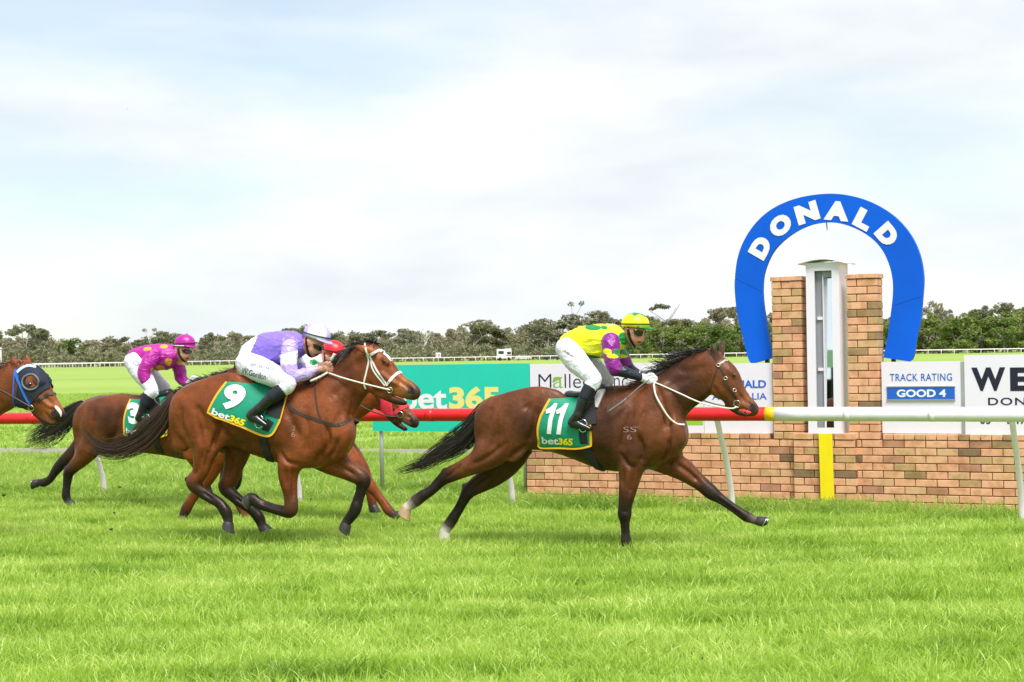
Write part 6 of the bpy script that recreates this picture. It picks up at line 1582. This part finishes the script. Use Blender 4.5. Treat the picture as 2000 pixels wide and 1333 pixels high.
    def helmet(s, J):
        fr = s.fr; (hx, hy), rx, ry, tilt = J['helmet']; A, mpp = fr.loc(hx, hy, 0); ct, st = math.cos(tilt), math.sin(tilt)
        X = np.array([ct, 0, -st]); Z = np.array([st, 0, ct]); Yv = np.array([0, 1.0, 0]); rx *= mpp; ry *= mpp; rw = rx * .80
        nu, nv = 32, 14; V, F, N = [], [], []
        for j in range(nv + 1):
            ph = math.radians(-14) + (math.pi / 2 - math.radians(-14)) * j / nv
            for i in range(nu):
                th = 2 * math.pi * i / nu; l = np.array([math.cos(ph) * math.cos(th), math.cos(ph) * math.sin(th), math.sin(ph)])
                V.append(A + X * rx * l[0] + Yv * rw * l[1] + Z * ry * l[2]); N.append(l)
        for j in range(nv):
            for i in range(nu):
                k = (i + 1) % nu; F.append((j * nu + i, j * nu + k, (j + 1) * nu + k, (j + 1) * nu + i))
        col = np.array([J['cap'](l) for l in N])
        he = mesh_obj('helmet', V, F, SILK_CAP, s.o, col=col); so = he.modifiers.new('t', 'SOLIDIFY'); so.thickness = .012; so.offset = -1
        PV, PF = [], []                                   # peak
        for j, e in enumerate((0.0, .5, 1.0)):
            for i in range(17):
                th = math.radians(-72 + 144 * i / 16); base = np.array([math.cos(th), math.sin(th)]) * math.cos(math.radians(-10))
                ext = J.get('peak', .42) * e * math.cos(th * 1.1) ** .8 if abs(th * 1.1) < math.pi / 2 else 0
                PV.append(A + X * rx * (base[0] + ext) + Yv * rw * base[1] * (1 + .06 * e) + Z * ry * (-.14 - .20 * e * (.4 + .6 * math.cos(th))))
        for j in range(2):
            for i in range(16): a = j * 17 + i; PF.append((a, a + 1, a + 18, a + 17))
        pk = mesh_obj('helmet_peak', PV, PF, SILK_CAP, he, col=np.tile(np.array(J['peak_col']), (len(PV), 1))); so = pk.modifiers.new('t', 'SOLIDIFY'); so.thickness = .006
        if J.get('piping') is not None:
            P = [A + X * rx * 1.02 * math.cos(t) + Yv * rw * 1.02 * math.sin(t) + Z * ry * -.2 for t in np.linspace(0, 2 * math.pi, 33)]; V, F = tube_vf(P, .006, 6, False); mesh_obj('helmet_piping', V, F, J['piping'], he)
        # goggles with strap
        b = s.body; G = J['goggles']
        go = cover(b, 'goggles', G[:3], G[3:6], 10, 7, .012, GOGG, s.o, mirror=False, th=.006)[0]
        V = np.array([v.co for v in go.data.vertices]); V2 = V.copy(); V2[:, 1] *= -1
        F = [tuple(p.vertices) for p in go.data.polygons]; gf = mesh_obj('goggles', V2, [f[::-1] for f in F], GOGG, s.o); so = gf.modifiers.new('t', 'SOLIDIFY'); so.thickness = .006
        strap(b, 'chin_strap', J['chinstrap'], .024, STRAPK, he, .005, True)
        P = [A + X * rx * 1.03 * math.cos(t) + Yv * rw * 1.03 * math.sin(t) * 1.0 + Z * ry * (.02 + .1 * math.cos(t)) for t in np.linspace(0, 2 * math.pi, 33)]
        V, F = tube_vf(P, .006, 6, False); mesh_obj('helmet_band', V, F, J.get('band', STRAPK), he)

SILK_CAP = mat_vcol('silk_cap', .35, spec=.5, bump=(10, .25, .02))


def spots_paint(spots, both=True):
    def f(s, V, c):
        px, py = project(s.fr, V); c = c.copy()
        Vm = V.copy(); Vm[:, 1] *= -1; qx, qy = project(s.fr, Vm)
        for x, y, rx, ry, rot, colr in spots:
            for X, Y, near_ in ((px, py, V[:, 1] < .02), (qx, qy, V[:, 1] > .02)):
                dx, dy = X - x, Y - y; u = (dx * math.cos(rot) + dy * math.sin(rot)) / rx; v = (-dx * math.sin(rot) + dy * math.cos(rot)) / ry
                c[(u * u + v * v < 1) & near_] = colr
        return c
    return f
Y11, G11, P11 = C('#eef018'), C('#118a3a'), C('#8a1a8c')
# ---------------------------------------------------------------- leading jockey, yellow and purple
j = Jockey(H11.fr).make('jockey in yellow and purple silks crouched on the leading horse', dict(
    head=(1239, 649, 21), nose=(1257, 661), chin=(1244, 677), ear=(1227, 647), neck=(1221, 656, 12),
    torso=[(1116, 672, 23, .135), (1140, 668, 30, .145), (1168, 666, 33, .165), (1192, 664, 29, .165), (1204, 660, 22, .12)],
    hip=(1110, 680, 24), jersey=Y11, collar=G11, sleeve_col=P11, sleeve=4, under=C('#1c2334'),
    arm_n=[(1193, 668, 17, .17), (1194, 690, 17, .20), (1196, 708, 15.5, .215), (1203, 721, 14, .21), (1226, 729, 11.5, .17), (1249, 737, 8.5, .12)], hand_n=(1268, 742, 12, .09),
    arm_f=[(1197, 668, 17, -.17), (1208, 690, 16, -.20), (1218, 706, 15, -.215), (1226, 718, 13, -.20), (1240, 728, 11, -.15), (1254, 735, 8.5, -.10)], hand_f=(1270, 740, 12, -.07),
    leg_n=[(1110, 684, 24, .10), (1128, 708, 23, .16), (1150, 730, 18, .235), (1160, 743, 15.5, .26), (1152, 758, 13, .28), (1142, 775, 11.5, .30), (1134, 795, 10, .31), (1128, 812, 9, .315)], knee=5,
    leg_f=[(1114, 684, 24, -.10), (1142, 706, 23, -.16), (1172, 730, 18, -.235), (1184, 742, 15.5, -.26), (1174, 758, 13, -.28), (1164, 775, 11.5, -.30), (1156, 795, 10, -.31), (1150, 812, 9, -.315)],
    foot_n=((1110, 826), (1152, 838)), foot_f=((1134, 826), (1174, 838)), foot_r=9.5, gloves=True,
    helmet=((1241, 634), 28, 23, .10), cap=lambda l: G11 if (l[2] > .78 + .12 * math.sin(5 * math.atan2(l[1], l[0]))) else Y11, peak_col=G11, peak=.26,
    mouth=(1249, 668.5), goggles=[(1237, 644.5), (1246, 645), (1255, 647.5), (1240, 653), (1246, 657), (1253, 656)], chinstrap=[(1226, 640), (1229, 655), (1234, 668), (1240, 677)],
    paint=spots_paint([(1158, 640, 16, 6, .05, G11), (1150, 700, 30, 6, .1, G11), (1186, 687, 9, 5.5, .1, Y11), (1196, 696, 12, 4.5, .1, Y11), (1226, 690, 9, 4, -.3, Y11), (1227, 701, 11, 4, 0, Y11), (1231, 715, 6, 4, 0, Y11), (1180, 640, 7, 4, .1, G11), (1217, 662, 8, 13, -.3, G11), (1206, 688, 8, 6, .4, G11)])))
text_on(j.breeches, 'lettering', 'Allpair', [(1100, 682), (1126, 697), (1123, 702), (1098, 687)], .004, INK, j.o, shear=.3, maxlen=.4)
def whip(name, fr, pts, label, r=.008, grip=None):
    P = catmull(np.array([fr.loc(*p)[0] for p in pts]), 4); o = empty(name); fr.place(o); tag(o, label, 'whip', 'whips held by the jockeys')
    n = len(P); k = int(n * .55); tube('shaft', P[:k + 1], r * .7, WHIPM, o, 6); tube('flap', P[k:], r * 1.35, WHIPM, o, 6)
whip('whip', H11.fr, [(1268, 742, .13), (1250, 755, .19), (1228, 775, .26), (1212, 788, .30), (1186, 806, .33)], 'grey whip held down along the leading horse\'s shoulder')

# ---------------------------------------------------------------- jockey on horse nine, lilac and white
V9, L9, W9 = C('#8a70de'), C('#bda8ec'), C('#eef0fb', .97)
def paint9(s, V, c):
    px, py = project(s.fr, V); c = c.copy()
    # white panel over the lower back and white armbands
    back = (px < 500 + (py - 665) * -.45) & (py < 705); c[back] = W9
    arm = (np.abs(V[:, 1]) > .135) & (px > 545)
    c[arm & (py > 690 - (px - 560) * .25) & (py < 712 - (px - 560) * .1)] = W9
    return c
jd9 = dict(
    head=(611, 671, 21.5), nose=(627, 689), chin=(611, 698), ear=(601, 670), neck=(592, 677, 12),
    torso=[(492, 690, 23, .135), (512, 682, 28, .145), (535, 680, 32, .16), (560, 678, 32, .168), (578, 675, 24, .13)],
    hip=(486, 708, 24), jersey=V9, collar=V9, sleeve_col=L9, sleeve=6, under=L9,
    arm_n=[(566, 680, 17, .17), (564, 700, 16.5, .21), (566, 722, 15.5, .23), (575, 735, 13.5, .22), (596, 731, 12, .17), (608, 725, 9.5, .135), (617, 722, 7, .12)], hand_n=(636, 720, 11.5, .085),
    arm_f=[(570, 680, 17, -.17), (576, 700, 16, -.21), (584, 720, 15, -.22), (592, 731, 13, -.20), (606, 729, 11.5, -.16), (617, 725, 9.5, -.125), (624, 722, 7, -.11)], hand_f=(640, 721, 11.5, -.075),
    leg_n=[(487, 712, 25, .10), (512, 724, 25, .17), (542, 738, 21, .24), (563, 750, 16, .27), (549, 763, 14.5, .29), (534, 775, 13, .31), (516, 790, 11, .325), (505, 800, 10, .33)], knee=5,
    leg_f=[(490, 712, 25, -.10), (518, 722, 25, -.17), (552, 735, 21, -.24), (574, 748, 16, -.27), (560, 762, 14.5, -.29), (546, 774, 13, -.31), (530, 790, 11, -.325), (520, 802, 10, -.33)],
    foot_n=((483, 812), (520, 830)), foot_f=((500, 812), (536, 830)), foot_r=10, gloves=False,
    helmet=((619, 655), 28, 23.5, .34), cap=lambda l: (W9 if (int((math.atan2(l[1], l[0]) + math.pi + .4) / (math.pi / 2)) % 2) else L9), peak_col=L9, peak=.36,
    goggles=[(611, 671), (621, 674.5), (630, 680), (613, 679), (620, 684), (627, 685)], chinstrap=[(598, 660), (599, 675), (602, 688), (607, 698)], paint=paint9)
j = Jockey(H9.fr).make('jockey in lilac and white silks crouched low on horse nine', jd9)
text_on(j.breeches, 'lettering', 'W.Gordon', [(474, 718), (521, 731), (519, 743), (472, 729)], .004, mat('breeches_print', C('#3a4664'), .6), j.o, maxlen=.3)
text_on(j.breeches, 'lettering', 'OFF THE TRACK', [(490, 709), (536, 719), (535, 725), (489, 714)], .004, mat('breeches_print_pale', C('#5d6580'), .6), j.o, maxlen=.3)
whip('whip', H9.fr, [(634, 722, .09), (642, 712, .09), (648, 702, .085), (654, 692, .08)], 'pale whip upright in the fist of the lilac jockey', .012)

for ch_ in bpy.data.objects['whip.001'].children: ch_.data.materials[0] = WREIN

# ---------------------------------------------------------------- jockey on horse three, magenta with gold spots
M3, O3 = C('#b01a93'), C('#e0a62a')
j = Jockey(H3F).make('jockey in magenta silks with gold spots on the horse wearing cloth 3', dict(
    head=(356, 686, 17), nose=(371.5, 694), chin=(363, 706), ear=(348, 684), neck=(343, 692, 9.5),
    torso=[(270, 698, 19, .135), (288, 698, 23, .145), (306, 698, 26, .16), (325, 697, 25, .165), (338, 694, 17, .13)],
    hip=(264, 706, 19.5), jersey=M3, collar=C('#f1eef5'), sleeve_col=M3, sleeve=5, under=M3,
    arm_n=[(300, 694, 16, .17), (289, 711, 14.5, .24), (281, 727, 13, .27), (284, 742, 11, .28), (288, 752, 7, .275)], hand_n=(297, 765, 10, .27),
    arm_f=[(342, 703, 14, -.16), (350, 720, 13, -.19), (353, 736, 12, -.18), (360, 746, 9.5, -.13), (366, 749, 7, -.10)], hand_f=(377, 746, 9.5, -.07),
    leg_n=[(264, 710, 20, .10), (276, 730, 18.5, .17), (290, 750, 14.5, .25), (296, 763, 12.5, .28), (289, 774, 11, .29), (283, 788, 10, .30), (277, 803, 8.5, .31), (274, 812, 7.5, .315)], knee=5,
    leg_f=[(268, 710, 20, -.10), (288, 730, 18.5, -.17), (310, 750, 14.5, -.25), (321, 761, 12.5, -.28), (314, 774, 11, -.29), (306, 788, 10, -.30), (299, 803, 8.5, -.31), (294, 812, 7.5, -.315)],
    foot_n=((265, 818), (297, 824)), foot_f=((285, 818), (316, 824)), foot_r=7.6, gloves=True,
    helmet=((361, 672), 21.5, 19, .06), cap=lambda l: M3, peak_col=M3, peak=.25, piping=LETW,
    goggles=[(355, 682.5), (363, 683), (374, 685), (357, 688.5), (364, 691), (372, 690.5)], chinstrap=[(348, 680), (350, 692), (355, 701), (361, 707)],
    paint=spots_paint([(329, 707, 7, 7.5, .5, O3), (313, 719, 9, 5, .1, O3), (352, 710, 6, 7, .3, O3), (320, 677, 8, 4, 0, O3), (288, 682, 8, 4, -.2, O3), (299, 723, 5, 3.5, .4, O3), (300, 660, 5, 5, 0, O3)])))
text_on(j.breeches, 'lettering', 'A.COBE', [(260, 703), (273, 708), (272, 717), (259, 712)], .004, INK, j.o, maxlen=.4)
whip('whip', H3F, [(296, 768, .31), (304, 784, .34), (312, 791, .35), (320, 799, .36)], 'thin dark whip hanging from the magenta jockey\'s glove', .006)

# ---------------------------------------------------------------- jockey with red cap on the inner horse
W4, R4, G4 = C('#f0f1f4'), C('#e0202c'), C('#128a4a')
kx, ky, ks = 652 - 619 * .87, 686 - 655 * .87, .87
def mv(p):
    p = tuple(p); return (p[0] * ks + kx, p[1] * ks + ky) + ((p[2] * ks,) + p[3:] if len(p) > 2 else ())
jd4 = {}
for k_, v_ in jd9.items():
    if k_ in ('head', 'nose', 'chin', 'ear', 'neck', 'hip', 'hand_n', 'hand_f'): jd4[k_] = mv(v_)
    elif k_ in ('torso', 'arm_n', 'arm_f', 'leg_n', 'leg_f', 'goggles', 'chinstrap'): jd4[k_] = [mv(p) for p in v_]
    elif k_ in ('foot_n', 'foot_f'): jd4[k_] = tuple(mv(p) for p in v_)
    else: jd4[k_] = v_
jd4.update(jersey=W4, collar=W4, sleeve_col=W4, foot_r=8.7, helmet=((652, 686), 24, 21, .25), cap=lambda l: R4, peak_col=R4, paint=spots_paint([(612, 708, 8, 6, 0, G4), (590, 712, 7, 6, 0, G4)]))
Jockey(H4.fr).make('jockey in red cap and white silks half hidden behind the lilac jockey', jd4)

# ---------------------------------------------------------------- small things
CLOD = mat('soil_clod', C('#4a4227'), .95, var=.4, var_scale=60)
for px, py, dp, r_, lb in ((8, 967, 17.0, .013, 'small clod of turf in the air at the left photo edge'), (223, 1002, 17.0, .009, 'tiny clod of turf just right of the leftmost white rail post'), (234, 952, 18.0, .011, 'clod of turf under the tail tip of horse nine'), (217, 1034, 16.5, .012, 'lowest clod of turf left of horse nine\'s hind hooves'), (392, 956, 16.2, .008, 'speck of turf beside the hock of horse nine'), (607, 975, 16.5, .007, 'speck of turf between the forelegs of horse nine')):
    bm = bmesh.new(); bmesh.ops.create_icosphere(bm, subdivisions=2, radius=r_)
    for v in bm.verts: v.co *= 1 + random.uniform(-.45, .45); v.co.x *= 1.4
    me = bpy.data.meshes.new('turf_clod'); bm.to_mesh(me); bm.free(); me.materials.append(CLOD); o = link(bpy.data.objects.new('turf_clod', me)); o.location = at_depth(px, py, dp)
    tag(o, lb, 'turf clod', 'turf clods kicked up behind the horses')
bm = bmesh.new(); P_ = [(-.28, 0, .05), (0, .09, 0), (.28, 0, .07), (0, -.12, -.01), (0, .2, 0), (0, -.22, 0)]
vv = [bm.verts.new(p) for p in P_]; [bm.faces.new([vv[i] for i in f]) for f in ((0, 3, 1), (1, 3, 2), (1, 4, 0), (3, 5, 2))]
me = bpy.data.meshes.new('bird'); bm.to_mesh(me); bm.free(); me.materials.append(BLACKM); o = link(bpy.data.objects.new('bird', me)); o.location = at_depth(248, 213, 320); tag(o, 'tiny dark bird high in the left of the sky', 'bird')

# green-roofed grandstand across the track, seen only in the finish mirror
gs = empty('grandstand', (-26.5, -7.0, 0), math.radians(-42)); tag(gs, 'pale green roofed grandstand behind the photographer, mirrored in the finish cabinet', 'grandstand')
GRN = mat('grandstand_green', C('#9fc7a8'), .6, var=.06); GDK = mat('grandstand_dark', C('#23302a'), .8)
box('back_wall', (-10, 10, -4, -3.8, 0, 4.1), GDK, gs)
for x_ in (-9.8, -3.3, 3.3, 9.8): box('post', (x_ - .1, x_ + .1, 3.2, 3.4, 0, 4.15), GDK, gs)
for k_ in range(5): box('seat_tier', (-9.6, 9.6, -3.6 + k_ * .9, -2.75 + k_ * .9, 0, 2.2 - k_ * .4), GDK, gs)
rb = [(-10.5, -4.6, 5.0), (10.5, -4.6, 5.0), (10.5, 4.0, 4.2), (-10.5, 4.0, 4.2)]
o = mesh_obj('roof', rb, [(0, 1, 2, 3)], GRN, gs, smooth=False); so = o.modifiers.new('t', 'SOLIDIFY'); so.thickness = .12
box('fascia', (-10.5, 10.5, 4.0, 4.08, 4.0, 4.55), GRN, gs)
